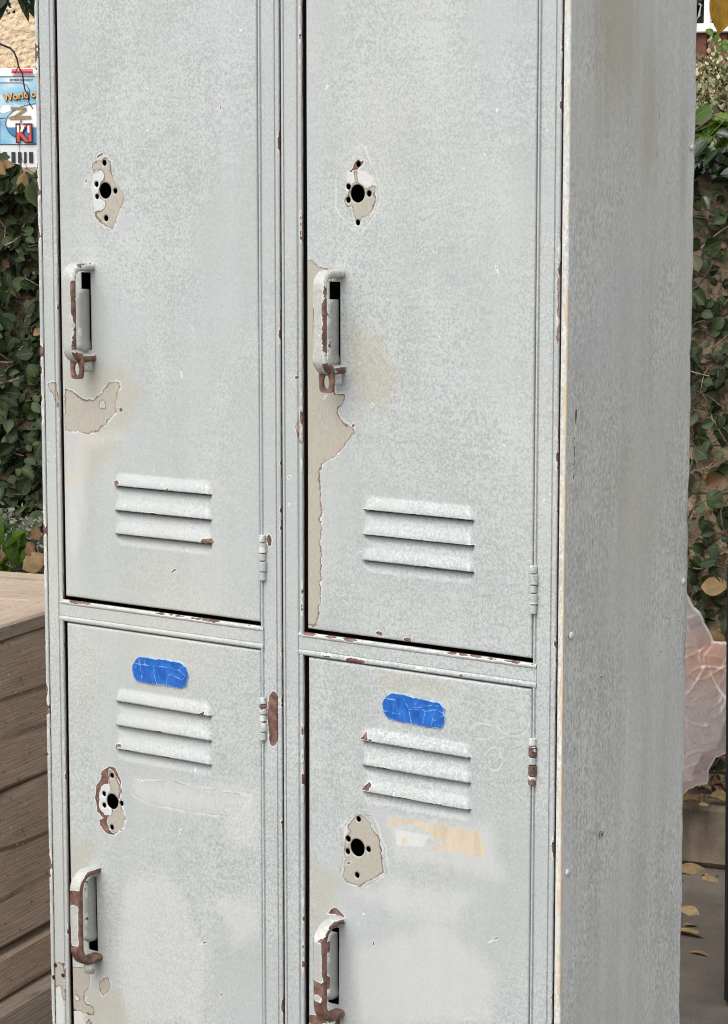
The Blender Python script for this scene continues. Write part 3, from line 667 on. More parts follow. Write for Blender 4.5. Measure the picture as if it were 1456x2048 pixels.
# ---------------------------------------------------------------- handles, hinges, tape, rivets
def swept(path, sect, nrm_first):
    """sweep a cross-section (u along +x, v outward) along a path in the y-z plane"""
    n = len(sect); V = []; F = []
    for i, p in enumerate(path):
        p = Vector(p); t = (Vector(path[min(i+1, len(path)-1)])-Vector(path[max(i-1, 0)])).normalized()
        v = Vector((0, -t.z, t.y))           # outward normal in the y-z plane
        for (a, b) in sect: V.append(p+Vector((a, 0, 0))+v*b)
    for i in range(len(path)-1):
        for k in range(n): F.append((i*n+k, i*n+(k+1) % n, (i+1)*n+(k+1) % n, (i+1)*n+k))
    F.append(tuple(range(n))[::-1]); F.append(tuple(range((len(path)-1)*n, len(path)*n)))
    return np.array([tuple(v) for v in V]), F
def handle(door, xr, pt, pb, trig_t, trig_b, rust_and_shade, hasp, seed, w=.019, rust_islands=()):
    x1, zt = front(*pt); _, zb = front(*pb)
    xc = x1-w/2
    out = .0385; rc = .015 if hasp else .021
    zt0, zb0 = zt, zb
    path = [(0, .001, zt0), (0, -.008, zt0)]
    for k in range(1, 9):
        a = math.pi/2*k/8; path.append((0, -(out-rc)-rc*math.sin(a), zt0-rc+rc*math.cos(a)))
    for k in range(1, 30): path.append((0, -out, zt0-rc-(zt0-zb0-2*rc)*k/30))
    for k in range(0, 9):
        a = math.pi/2*k/8; path.append((0, -(out-rc)-rc*math.cos(a), zb0+rc-rc*math.sin(a)))
    path += [(0, -.008, zb0), (0, .001, zb0)]
    path = [(xc, y, z) for _, y, z in path]
    h = w/2; t2 = .0046; b = .0026
    sect = [(-h, -t2+b), (-h+b, -t2), (-h*.42, -t2-.0003), (0, -t2-.0004), (h*.42, -t2-.0003), (h-b, -t2), (h, -t2+b), (h, t2-b), (h-b, t2), (h-b*2, t2+.0004), (0, t2+.0009), (-h+b*2, t2+.0004), (-h+b, t2), (-h, t2-b)]
    V, F = swept(path, sect, None)
    ns = len(sect); A = {k: np.full(len(V), -20., np.float32) for k in CH}
    si = np.arange(len(V)) % ns; zz = V[:, 2]
    fz = (zt0-zz)/(zt0-zb0); yy_ = V[:, 1]; wob = .7*np.sin(zz*70+seed)+.5*np.sin(zz*190+seed*2)
    front_, rim_, side_ = np.isin(si, (2, 3, 4)), np.isin(si, (1, 5)), np.isin(si, (6, 7))
    if hasp:                             # upper grips: cream paint, worn on the right flank and at the lower bend
        r = np.where(front_, -5.0, np.where(np.isin(si, (0, 1)), -.3, np.where(si == 5, -.2, np.where(side_, .3+rust_and_shade*.3+2.2*np.sin(np.clip(fz, 0, 1)*math.pi), -4.0))))
        r += np.where(fz > .93, 1.9, 0)+wob*.7
    else:                                # lower grips: brown undercoat with islands of cream paint left on the front
        isl = np.zeros(len(V))
        for a_, b_, k_ in rust_islands: isl = np.maximum(isl, np.clip(np.minimum((fz-a_)/.05, (b_-fz)/.05), -1, 1)*k_)
        r = np.where(front_, 2.2-isl*5.2, np.where(rim_, 2.4-isl*2.2, np.where(side_, 2.6, 1.6)))
        r = np.where((fz < .14) & ~side_, -3.2 if rust_and_shade < 0 else -1.2, r)+wob*.6
        r = np.where((fz < .14) & side_, 1.2, r)
    A['rust_and_shade'] = r; A['grime'] = np.full(len(V), 1.5)
    o = link('handle', mesh('handle', V, F, True, A), PAINT, door); o.data.set_sharp_from_angle(angle=math.radians(65))
    # mounting feet
    # finger lift inside the bail
    zt, zb = front(x1*0+pt[0], trig_t)[1], front(pb[0], trig_b)[1]
    xr = front(xr, (trig_t+trig_b)/2, 0)[0]
    m = []; prof = []
    xl, xrr = xr-.0165, xr-.0042
    n = 16; zs = np.concatenate([[zt, zt-.0008, zt-.0025], np.linspace(zt-.006, zb+.016, 14), np.linspace(zb+.013, zb+.003, 6), [zb+.0008, zb]])
    rows = []
    for z in zs:
        e = min(zt-z, 1)*1000; ef = min(1, .55+.45*math.sqrt(max(0, min(1, e/4))))
        bl = 1+.22*math.exp(-((z-(zb+.006))/.006)**2)
        if z < zb+.002: bl *= .8
        row = []
        for k in range(n+1):
            a = math.pi*k/n
            cx_ = (xl+xrr)/2-(xrr-xl)/2*bl*math.copysign(abs(math.cos(a))**.75, math.cos(a)); yy = .003-.0150*bl*ef*abs(math.sin(a))**.7
            row.append((cx_, yy, z))
        rows.append(row)
    V = np.array(rows).reshape(-1, 3); nn = n+1
    F = [(j*nn+i, (j+1)*nn+i, (j+1)*nn+i+1, j*nn+i+1) for j in range(len(zs)-1) for i in range(n)]
    F += [tuple(range(nn)), tuple(range((len(zs)-1)*nn, len(zs)*nn))[::-1]]
    A = {k: np.full(len(V), -20., np.float32) for k in CH}
    kk = np.arange(len(V)) % nn
    A['rust_and_shade'] = np.where((kk > 7) & (kk < 12), -.6+rust_and_shade*.25, -4.2+rust_and_shade*.3)+1.2*np.sin(V[:, 2]*150+seed)
    A['grime'] = np.full(len(V), 3.0)
    o = link('finger_lift', mesh('finger_lift', V, F, True, A), PAINT, door); o.data.set_sharp_from_angle(angle=math.radians(50))
    # padlock eye below the grip
    if hasp:
        hw, hl = .0122, .0165; N_ = 28
        ol = []; il = []
        for k in range(N_):
            a = 2*math.pi*k/N_; ca, sa = math.cos(a), math.sin(a)
            ol.append((hw*math.copysign(abs(ca)**.45, ca), hl*math.copysign(abs(sa)**.45, sa)))
            il.append((.0058*ca, -.004+.0085*sa))
        xcn = xc+.0015; zc = zb0-.0095; y0 = -.0290
        V = []
        for dy in (0, .0035):
            V += [(xcn+a*.85, y0+dy, zc+b) for a, b in ol]+[(xcn+a*.85, y0+dy, zc+b) for a, b in il]
        F = []
        for k in range(N_):
            l = (k+1) % N_
            F += [(k, N_+k, N_+l, l), (2*N_+k, 2*N_+l, 3*N_+l, 3*N_+k), (k, l, 2*N_+l, 2*N_+k), (N_+k, 3*N_+k, 3*N_+l, N_+l)]
        A = {k: np.full(len(V), -20.) for k in CH}; A['rust_and_shade'] = np.full(len(V), 2.6)
        o = link('padlock_eye', mesh('padlock_eye', V, F, False, A), PAINT, door)
        tb = MB().box((xc-.001, -.018, zb0-.018), (xc+.006, -.002, zb0-.003), .002)
        tb.build('latch_tab', PAINT, door, attrs={**{k: -20 for k in CH}, 'rust_and_shade': -1.0, 'grime': 4})
    else:
        MB().tube([(xc+.002, -.020, zb0-.004), (xc+.002, -.020, zb0-.014), (xc+.003, -.012, zb0-.017)], [.006, .005, .003], 10).build('latch_tab', PAINT, door, smooth=True, attrs={**{k: -20 for k in CH}, 'rust_and_shade': rust_and_shade*.3-.8, 'grime': 4})
handle(dUL, 181, (190, 533), (190, 715), 579, 703, -4.2, True, 1.0)
handle(dUR, 680, (691, 547), (689, 739), 600, 733, -3.5, True, 2.3, .0175)
handle(dLL, 194, (203, 1740), (203, 1915), 1757, 1884, -1.5, False, 4.1, .019, ((.30, .82, 1.0),))
handle(dLR, 678, (690, 1842), (686, 2027), 1870, 2000, .1, False, 5.2, .0175, ((.12, .58, 1.0), (.68, .80, .8)))

def hinge(door, px, p0, p1, rust_and_shade, seed):
    x, z1 = front(px, p0); _, z0 = front(px, p1); L = z1-z0
    n = 5; m = MB(); seg = [0, .17, .40, .57, .80, 1.0]
    V = []; F = []; R = []
    for i in range(n):
        a, b = z1-L*seg[i]-.0006, z1-L*seg[i+1]+.0006
        r = .0050 if i % 2 else .0044; ox = .0006 if i % 2 else 0
        base = len(V)
        for (z, rr) in ((a, r-.0007), (a-.0006, r), (b+.0006, r), (b, r-.0007)):
            for k in range(14):
                t = 2*math.pi*k/14; V.append((x+ox+rr*math.cos(t), -.0022+rr*math.sin(t), z)); R.append(rust_and_shade+(1.4 if i % 2 else -.3)+1.5*math.sin(z*900+seed))
        for j in range(3):
            for k in range(14): F.append((base+j*14+k, base+j*14+(k+1) % 14, base+(j+1)*14+(k+1) % 14, base+(j+1)*14+k))
        F += [tuple(range(base, base+14))[::-1], tuple(range(base+42, base+56))]
    A = {k: np.full(len(V), -20.) for k in CH}; A['rust_and_shade'] = np.array(R)
    o = link('hinge', mesh('hinge', V, F, True, A), PAINT, door); o.data.set_sharp_from_angle(angle=math.radians(40))
hinge(dUL, 527, 1069, 1161, -2.8, 1); hinge(dLL, 528, 1393, 1480, -2.2, 2)
hinge(dUR, 1069, 1130, 1228, -2.8, 3); hinge(dLR, 1067, 1475, 1570, -.3, 4)
for d_, x_ in ((dUL, .3635), (dUR, .7586)):
    pass

def tape_mat():
    t = NT('blue_tape'); c = t.obj()
    cr = t.math('ADD', t.attr('crack'), t.math('MULTIPLY', t.math('SUBTRACT', t.noise(c, 260, 3), .5), 1.3))
    m = t.math('MULTIPLY', t.ss(-.65, -.15, cr), t.ss(.3, .6, t.noise(c, 70, 2)))
    k = t.mix(t.ss(.3, .7, t.noise(t.obj((1, 1, .3)), 220, 3)), (.004, .080, .36), (.008, .130, .50))
    k = t.mix(t.math('MULTIPLY', m, .85), k, (.40, .60, .86))
    return t.done(t.bsdf(k, .6, t.bump(t.math('ADD', t.math('MULTIPLY', cr, .2), t.noise(c, 120, 3)), .35, .0008)))
TAPE = tape_mat()
def tape(door, outline, cracks):
    P = fr(outline); C = [fr(c) for c in cracks]
    rim = []
    for a, b in zip(P, np.roll(P, -1, 0)):
        k = max(1, int(np.hypot(*(b-a))/.004))
        for i in range(k):
            p = a+(b-a)*i/k; rim.append(p+rng.normal(0, .00035, 2))
    pts = [Vector(p) for p in rim]; n = len(pts)
    lo, hi = P.min(0), P.max(0)
    Rm = np.array(rim)
    gx, gz = np.meshgrid(np.arange(lo[0], hi[0], .0011), np.arange(lo[1], hi[1], .0011))
    gx, gz = gx.ravel(), gz.ravel(); s = sd_poly(Rm, gx, gz); k = s > .5
    pts += [Vector((a, b)) for a, b in zip(gx[k], gz[k])]
    v, e, f, *_ = delaunay_2d_cdt(pts, [(i, (i+1) % n) for i in range(n)], [], 1, 1e-7)
    V = np.array([(p.x, 0, p.y) for p in v])
    X, Z = V[:, 0], V[:, 2]
    cr = np.full(len(V), -20.)
    for c in C: cr = np.maximum(cr, sd_line(c, X, Z))
    cr = np.maximum(cr, -np.abs(sd_poly(Rm, X, Z))-.1)
    V[:, 1] = -.0024-.0005*np.sin(X*160)*np.sin(Z*210)
    m = len(V); top = V.copy(); bot = V.copy(); bot[:, 1] = -.0002
    b_ix = [i for i in range(n)]
    F = [tuple(t) for t in f]+[(i, (i+1) % n, m+(i+1) % n, m+i) for i in range(n)]
    o = link('tape', mesh('tape', np.concatenate([top, bot]), F, False, {'crack': np.concatenate([cr, cr])}), TAPE, door)
    return o
tape(dLL, zp(LLo, 4.282, [(368,200),(378,165),(405,118),(430,100),(640,125),(780,150),(825,190),(850,265),(830,345),(790,365),(640,345),(580,335),(440,310),(405,300),(385,270)]),
     [zp(LLo, 4.282, c) for c in ([(385,155),(440,160),(455,295)], [(440,165),(560,178),(700,190),(750,222),(820,172)], [(552,170),(560,250),(582,330)], [(480,112),(478,162)], [(690,245),(785,292),(800,300),(826,262),(770,212)], [(690,245),(666,290),(665,340)], [(420,110),(445,165)], [(370,200),(410,180)])])
tape(dLR, zp(LRo, q, [(485,455),(500,425),(540,393),(600,405),(700,428),(820,455),(845,490),(850,540),(845,575),(825,602),(740,590),(640,570),(520,545),(492,505)]),
     [zp(LRo, q, c) for c in ([(490,422),(560,435),(545,515),(588,512),(575,555)], [(575,420),(602,408),(640,490),(655,572)], [(640,490),(720,492),(736,500),(720,582)], [(680,450),(675,482),(780,465),(812,472)], [(792,495),(770,588)], [(850,520),(790,555)], [(490,495),(548,512)], [(740,502),(800,490),(848,515)])])

def rivet(pt, r, slot=False, rust_and_shade=-2):
    y, z = sidep(*pt); m = MB(); V = []; F = []; n = 14; rings = [(r, 0), (r*.98, .0009), (r*.75, .0019), (r*.35, .0024)]
    for rr, h in rings:
        for k in range(n):
            a = 2*math.pi*k/n; V.append((W+h+.0003, y+rr*math.cos(a), z+rr*math.sin(a)))
    for j in range(3):
        for k in range(n): F.append((j*n+k, j*n+(k+1) % n, (j+1)*n+(k+1) % n, (j+1)*n+k))
    F.append(tuple(range(3*n, 4*n)))
    A = {k: np.full(len(V), -20.) for k in CH}; A['rust_and_shade'] = np.array([rust_and_shade+(1.6 if i < n else 0) for i in range(len(V))]); A['white'] = np.full(len(V), 4.)
    link('rivet', mesh('rivet', V, F, True, A), PAINT, locker)
rivet((1142, 1271), .0048, rust_and_shade=-1.0); rivet((1134, 1745), .0042); rivet((1366, 1163), .0040); rivet((1383, 295), .0036); rivet((1202, 1668), .0038, rust_and_shade=-.4)
# ================================================================= surroundings
GA = math.radians(13.8)                    # wall, kerb and timber box share one grid, turned from the locker
E1 = np.array([math.cos(GA), math.sin(GA), 0]); E2 = np.array([-math.sin(GA), math.cos(GA), 0]); EZ = np.array([0, 0, 1.])
def G(s, t, z): return E1*s+E2*t+EZ*z
def st(P): return float(P@E1), float(P@E2)
GROT = GA
T_K = st(onz(1400, 1737, 0))[1]            # kerb face
Z_K = hit(1400, 1610, E2*T_K, E2)[2]
T_W = st(onz(1400, 1566, Z_K))[1]          # garden wall face
S_R = st(onz(1400, 1737, 0))[0]
print('kerb', T_K, Z_K, 'wall', T_W, 'sR', S_R)
def wallp(px, py, off=0.0): return hit(px, py, E2*(T_W-off), E2)

# ---------------------------------------------------------------- materials
def concrete():
    t = NT('concrete'); c = t.obj()
    n = t.noise(c, 6, 5); f = t.noise(c, 260, 3, .7); m = t.noise(c, 3.5, 4)
    k = t.mix(t.ss(.3, .7, n), (.085, .070, .058), (.14, .118, .098)); k = t.mix(t.math('MULTIPLY', t.ss(.45, .7, m), .5), k, (.07, .058, .05))
    k = t.mix(t.math('MULTIPLY', t.ss(.58, .7, f), .5), k, (.34, .31, .28)); k = t.mix(t.math('MULTIPLY', t.ss(.62, .70, t.noise(c, 90, 2)), .6), k, (.05, .042, .036))
    return t.done(t.bsdf(k, .85, t.bump(t.math('ADD', f, n), .5, .004)))
CONC = concrete()
def kerbm():
    t = NT('kerb_concrete'); c = t.obj(); n = t.noise(c, 14, 5); f = t.noise(c, 220, 3); st_ = t.noise(t.obj((3, 1, .3)), 9, 3)
    k = t.mix(t.ss(.3, .7, n), (.13, .102, .072), (.21, .175, .128)); k = t.mix(t.math('MULTIPLY', t.ss(.5, .7, st_), .5), k, (.065, .05, .034))
    return t.done(t.bsdf(k, .85, t.bump(t.math('ADD', f, n), .5, .003)))
SOIL = plain('soil', (.045, .028, .020), .95, .5, 60, bump=.9, bd=.012)
def stonewall():
    t = NT('sandy_wall'); c = t.obj(); n = t.noise(c, 9, 5); f = t.noise(c, 80, 4, .7)
    k = t.mix(t.ss(.3, .72, n), (.25, .185, .115), (.46, .36, .235)); k = t.mix(t.math('MULTIPLY', t.ss(.50, .62, f), .75), k, (.06, .042, .027)); k = t.mix(t.math('MULTIPLY', t.ss(.42, .62, t.noise(t.obj(), 3.5, 4)), .4), k, (.07, .05, .033))
    v = t.voro(t.obj((1, 1, 1.6)), 5.5, 'DISTANCE_TO_EDGE'); k = t.mix(t.math('SUBTRACT', 1, t.ss(.0, .03, v)), k, (.06, .042, .028))
    return t.done(t.bsdf(k, .9, t.bump(t.math('ADD', f, t.math('MULTIPLY', v, 3)), .8, .012)))
def leafmat(name, stops, rough=.55, spec=.25, tr=.2):
    t = NT(name); c = t.obj()
    k = t.ramp(t.attr('lv'), stops)
    k = t.mix(t.math('MULTIPLY', t.ss(.35, .7, t.noise(c, 70, 3)), .35), k, (.02, .026, .012))
    mid = t.math('SUBTRACT', 1, t.ss(.02, .09, t.attr('rib'))); k = t.mix(t.math('MULTIPLY', mid, .35), k, (.20, .24, .13))
    b = t.bsdf(k, rough, t.bump(t.noise(c, 160, 2), .25, .002), 0, spec)
    tl = t.n('ShaderNodeBsdfTranslucent'); t.set(tl.inputs[0], k)
    mx = t.n('ShaderNodeMixShader'); mx.inputs[0].default_value = tr
    t.t.links.new(b, mx.inputs[1]); t.t.links.new(tl.outputs[0], mx.inputs[2])
    return t.done(mx.outputs[0])
IVY = leafmat('creeper_leaf', [(0, (.012, .020, .007)), (.3, (.024, .040, .013)), (.55, (.042, .066, .022)), (.75, (.064, .094, .034)), (.86, (.090, .120, .050)), (.90, (.070, .042, .022)), (1, (.17, .085, .038))])
BRIGHT = leafmat('bright_leaf', [(0, (.04, .09, .008)), (.5, (.10, .20, .016)), (1, (.22, .33, .05))], .45, .35, .4)
DARKLEAF = leafmat('glossy_leaf', [(0, (.010, .018, .009)), (.6, (.022, .04, .016)), (1, (.035, .055, .02))], .16, .4, .1)
SILV = leafmat('silver_leaf', [(0, (.10, .12, .085)), (.5, (.22, .24, .18)), (1, (.42, .43, .35))], .7, .2, .2)
VARI = leafmat('variegated_leaf', [(0, (.03, .045, .02)), (.35, (.10, .13, .05)), (.55, (.46, .43, .22)), (.8, (.80, .74, .50)), (1, (.86, .80, .58))], .5, .3, .2)
DRY = leafmat('dry_leaf', [(0, (.12, .06, .03)), (.4, (.27, .175, .085)), (.7, (.36, .26, .13)), (1, (.46, .35, .19))], .7, .2, .15)
YEL = leafmat('yellow_leaf', [(0, (.42, .22, .02)), (1, (.52, .30, .03))], .5, .4, .35)
STEM = plain('woody_stem', (.11, .075, .05), .8, .35, 60)
PALESTEM = plain('pale_stem', (.27, .20, .14), .8, .3, 60)
TWIG = plain('dark_twig', (.012, .010, .008), .7, .3, 60)

# ---------------------------------------------------------------- leaves
def leaf_template(prof, fold=.22, droop=.12, nseg=6):
    V = []; F = []; rib = []
    for i in range(nseg+1):
        u = i/nseg; w = np.interp(u, np.linspace(0, 1, len(prof)), prof)
        z = -droop*(u*u)
        V += [(-w, u, z+fold*w), (0, u, z), (w, u, z+fold*w)]; rib += [1, 0, 1]
    for i in range(nseg):
        a = 3*i; F += [(a, a+1, a+4, a+3), (a+1, a+2, a+5, a+4)]
    return np.array(V, float), np.array(F), np.array(rib, float)
OVAL = leaf_template([.02, .27, .38, .40, .34, .20, .01])
LANCE = leaf_template([.01, .10, .17, .20, .18, .12, .01], .3, .2)
def leaves_arrays(items, tmpl, curl=0.0):
    """items: (position, tip direction, face normal, length, width factor, shade)"""
    TV, TF, TR = tmpl; n = len(items); m = len(TV)
    P = np.array([i[0] for i in items]); T = np.array([i[1] for i in items], float); Nn = np.array([i[2] for i in items], float)
    L = np.array([i[3] for i in items]); Wd = np.array([i[4] for i in items]); C = np.array([i[5] for i in items])
    T /= np.linalg.norm(T, axis=1)[:, None]; Nn -= T*(Nn*T).sum(1)[:, None]; Nn /= np.linalg.norm(Nn, axis=1)[:, None]+1e-9
    B = np.cross(T, Nn)
    tv = np.repeat(TV[None], n, 0).copy()
    tv[:, :, 2] += rng.normal(-.06, .16, (n, 1))*(tv[:, :, 1]**2)+(rng.normal(0, .42, (n, 1))+curl)*np.abs(tv[:, :, 0])
    tv[:, :, 0] += rng.normal(0, .08, (n, 1))*tv[:, :, 1]**2
    V = P[:, None]+(B[:, None]*(tv[:, :, 0:1]*Wd[:, None, None])+T[:, None]*tv[:, :, 1:2]+Nn[:, None]*tv[:, :, 2:3])*L[:, None, None]
    F = (TF[None]+(np.arange(n)*m)[:, None, None]).reshape(-1, 4)
    return V.reshape(-1, 3), F, np.repeat(C, m), np.tile(TR, n)
def leaves(name, items, tmpl, mat, parent=None, curl=0.0):
    V, F, c, r = leaves_arrays(items, tmpl, curl)
    return link(name, mesh(name, V, F, True, {'lv': c, 'rib': r}), mat, parent)
def rv(s=1.0): return rng.normal(0, s, 3)

# ---------------------------------------------------------------- ground, kerb, bed
def sheet(name, mat, pts, z, kind='structure'):
    me = mesh(name, [(p[0], p[1], z) for p in pts], [tuple(range(len(pts)))], False)
    return tag(link(name, me, mat), kind=kind)
sheet('ground', CONC, [(-300, -300), (300, -300), (300, 300), (-300, 300)], 0)
kb = MB(); M4 = Matrix.Rotation(GROT, 4, 'Z')
for i in range(6):
    s0 = S_R-5.2+i*1.5
    kb.box((s0+.004, T_K, .002), (s0+1.496, T_K+.11, Z_K), .012, M4)
tag(kb.build('kerb', kerbm()), kind='structure')
bedm = []
# soil strip between kerb and wall, as a lumpy sheet
sx = np.linspace(S_R-5.2, S_R+3.8, 260); tx = np.linspace(T_K+.105, T_W+.03, 14)
SX, TX = np.meshgrid(sx, tx); hz = Z_K-.014+.012*np.sin(SX*37)*np.sin(TX*60)+rng.normal(0, .006, SX.shape)
V = E1*SX.ravel()[:, None]+E2*TX.ravel()[:, None]+EZ*hz.ravel()[:, None]
n_ = len(sx); F = np.array([(j*n_+i, j*n_+i+1, (j+1)*n_+i+1, (j+1)*n_+i) for j in range(len(tx)-1) for i in range(n_-1)])
tag(link('soil', mesh('soil', V, F, True), SOIL), kind='structure')

# ---------------------------------------------------------------- garden wall with its creeper
S_W0, S_W1 = S_R-4.2, S_R+2.2
Z_WT = wallp(30, 318)[2]
wm = MB().box((S_W0, T_W, .0), (S_W1, T_W+.22, Z_WT-.02), .01, M4)
tag(wm.build('garden_wall', stonewall()), 'tan sandy garden wall behind the lockers, mostly covered by creeper', 'wall')
S_SPLIT = st(wallp(700, 800))[0]
def dens_noise(a, b, sd):
    return .5+.25*math.sin(a*5.1+sd)+.25*math.sin(b*7.3+a*3.3+sd*2)+.2*math.sin(a*13.7+b*11.1+sd)
def creeper(name, label, s0, s1, count, thick, cover, sd, zlo, top_extra, dead_f=.03):
    root = empty(name, G((s0+s1)/2, T_W, .13), label, 'creeper')
    it = []; tries = 0
    while len(it) < count and tries < count*6:
        tries += 1
        s = rng.uniform(s0, s1); z = zlo+(Z_WT+top_extra-zlo)*rng.uniform(0, 1)
        d = dens_noise(s, z, sd)
        if rng.uniform() > cover+(d-.5)*1.1*(1.15-cover): continue
        off = .006+abs(rng.normal(0, .35))*thick
        if z > Z_WT-.06: off = rng.uniform(-.12, .04+thick); z -= .03
        nrm = -E2*1.0+EZ*rng.uniform(-.1, .9)+rv(.38)
        tip = -EZ*.55+E1*rng.normal(0, .75)+rv(.3)-E2*.15
        L = float(np.clip(rng.normal(.030, .010), .012, .056)); dead = rng.uniform() < dead_f
        if dead: L *= .65
        if sd > 3 and z < .95 and rng.uniform() < .42: continue
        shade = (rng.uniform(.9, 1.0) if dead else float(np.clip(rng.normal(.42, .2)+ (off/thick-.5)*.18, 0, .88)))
        it.append((G(s, T_W-off, z), tip, nrm, L, rng.uniform(.75, 1.15), shade))
    leaves('foliage', it, OVAL, IVY, root)
    sm, dm = MB(), MB()
    for i in range(int((s1-s0)*150)):
        s = rng.uniform(s0, s1); z = rng.uniform(zlo, Z_WT-.05); a = rng.uniform(-.5, math.pi+.5); p = []
        for k in range(rng.integers(5, 11)):
            p.append(G(s, T_W-rng.uniform(.004, .02+thick*.5), z)); a += rng.normal(0, .35)
            s += math.cos(a)*.035; z += math.sin(a)*.035
        r0 = rng.uniform(.0010, .0030); (sm if rng.uniform() < .65 else dm).tube(p, list(np.linspace(r0, r0*.5, len(p))), 5, False)
    tag(sm.build('stem', STEM, root, True), kind='stuff'); tag(dm.build('stem', PALESTEM, root, True), kind='stuff')
    return root
creeper('creeping_vine', 'dense dark green creeper covering the wall left of the lockers', S_W0+.9, S_SPLIT, 14000, .085, .95, 1.0, .30, -.02)
creeper('creeping_vine', 'sparse small-leaved creeper on the tan wall right of the lockers', S_SPLIT, S_W1-.2, 9500, .05, .72, 4.2, .20, -.02, .09)

# leafy vine spilling over the top of the wall
def clump(name, label, cat, base, items, tmpl, mat, stems, smat=None):
    root = empty(name, base, label, cat)
    leaves('foliage', items, tmpl, mat, root)
    for p, r in stems: MB().tube(p, list(np.linspace(r, r*.4, len(p))), 6, False).build('stem', smat or STEM, root, True)
    return root
# broad green leaves at the upper right, on the wall top
def spray(px, py, n, L, spread, d_off, up=.3, w=1.0):
    it = []
    c = wallp(px, py, d_off)
    for i in range(n):
        p = c+E1*rng.normal(0, spread)+EZ*rng.normal(0, spread*.75)-E2*abs(rng.normal(0, spread*.5))
        it.append((p, E1*rng.normal(0, 1)-EZ*rng.uniform(.1, 1.0)-E2*.3, -E2*.5+EZ*up+rv(.35), float(np.clip(rng.normal(L, L*.25), L*.4, L*1.6)), w*rng.uniform(.8, 1.1), rng.uniform(.1, 1)))
    return it
bl = spray(1430, 258, 22, .052, .028, -.02, .7)+spray(1505, 262, 30, .052, .04, -.02, .7)+spray(1340, 265, 24, .05, .04, -.02, .7)+spray(1230, 268, 28, .05, .05, -.02, .7)
clump('broadleaf_vine', 'bright green broad-leaved vine spilling over the wall top at right', 'vine', wallp(1430, 290), bl, OVAL, BRIGHT,
      [([wallp(1300, 300, -.1), wallp(1390, 262, .02), wallp(1430, 230, .04), wallp(1470, 250, .05)], .004)])
dl = spray(1430, 312, 24, .050, .024, .03, .9, .7)+spray(1345, 320, 26, .046, .04, .03, .9, .7)+spray(1505, 320, 34, .046, .04, .03, .9, .7)
clump('glossy_vine', 'dark glossy-leaved vine under the bright leaves at the wall top', 'vine', wallp(1430, 330), dl, OVAL, DARKLEAF, [([wallp(1350, 340, .02), wallp(1400, 320, .04), wallp(1470, 318, .05)], .003)])
# larger leaves poking above the wall at the upper left
tl = spray(40, 352, 26, .055, .024, .06, .6, .8)+spray(-60, 352, 44, .055, .035, .06, .6, .8)+spray(140, 352, 44, .055, .035, .06, .6, .8)
for it_ in range(len(tl)):
    p = tl[it_]; tl[it_] = p[:5]+(p[5]*.62,)
clump('hedge_vine', 'larger green leaves standing above the creeper at the left wall top', 'vine', wallp(40, 380), tl, OVAL, IVY,
      [([wallp(30, 400, .05), wallp(45, 350, .08), wallp(40, 318, .08)], .003), ([wallp(75, 420, .05), wallp(58, 360, .09)], .002)])
# brown dead leaves caught in the hedge, upper left
for (px, py, dx, dz, L, lab) in [(2, 330, 1, .12, .034, 'long brown dead leaf lying flat on top of the left hedge'), (28, 388, .55, 1, .062, 'pointed brown dead leaf hanging in the left hedge'), (12, 350, -.4, .6, .04, 'olive brown dead leaf at the left edge of the hedge')]:
    p = wallp(px, py, .10); o = leaves('dead_leaf', [(p, E1*dx+EZ*dz, -E2+EZ*.3, L, .8, .35)], OVAL, DRY); tag(o, lab, 'leaf', 'dead leaves caught in the left hedge')
p = wallp(66, 668, .09); tag(leaves('dead_leaf', [(p, E1*1+EZ*.2, -E2+EZ*.5, .03, .9, .3)], OVAL, DRY), 'small orange brown leaf against the left edge of the lockers', 'leaf', 'dead leaves caught in the left hedge')
for (px, py, dx, dz, L, lab) in [(1420, 1175, 1, .1, .060, 'curled orange leaf lodged in the creeper above the plastic sheet'), (1440, 1262, .5, -1, .055, 'yellow brown leaf hanging beside the top of the plastic sheet'), (1432, 972, 1, .5, .05, 'dark rusty leaf lodged in the creeper at right')]:
    p = wallp(px, py, .05); tag(leaves('dead_leaf', [(p-E1*.02, E1*dx+EZ*dz, -E2+EZ*.3, L, .9, .05 if 'rusty' in lab else .5)], OVAL, DRY), lab, 'leaf', 'dead leaves caught in the creeper on the right')

# variegated shrub behind the wall, right
it = []
def shrub_items(c, R, n, L):
    out = []
    for i in range(n):
        d = rv(1); d /= np.linalg.norm(d); r = R*(.55+.5*rng.uniform())*(1+.22*math.sin(d[0]*9+d[2]*7))
        p = c+d*r*np.array([1, 1, .8]); out.append((p, d+EZ*.4+rv(.5), d+rv(.5), L*rng.uniform(.6, 1.3), .9, float(np.clip(rng.normal(.5, .28), 0, 1))))
    return out
def far(px, py, extra): return hit(px, py, E2*(T_W+extra), E2)
c = far(1428, 232, .75); it = shrub_items(c, .185, 5200, .0125)+shrub_items(far(1525, 225, .85), .2, 2600, .0125)
clump('variegated_shrub', 'cream and green variegated shrub behind the wall at the upper right', 'shrub', (c[0], c[1], 0), it, OVAL, VARI, [([(c[0], c[1], 0), (c[0]+.03, c[1], .8), tuple(c)], .018)])
c2 = far(1458, 100, .5); clump('sprig', 'pale green leafy sprig in front of the red-brown fence', 'sprig', tuple(c2-EZ*.5),
      [(c2+rv(.018), E1*rng.normal(0, 1)+EZ*.6, -E2+EZ*.5+rv(.3), .024, .9, rng.uniform(.3, 1)) for i in range(16)], OVAL, BRIGHT, [([tuple(c2-EZ*.5), tuple(c2+EZ*.03)], .003)])

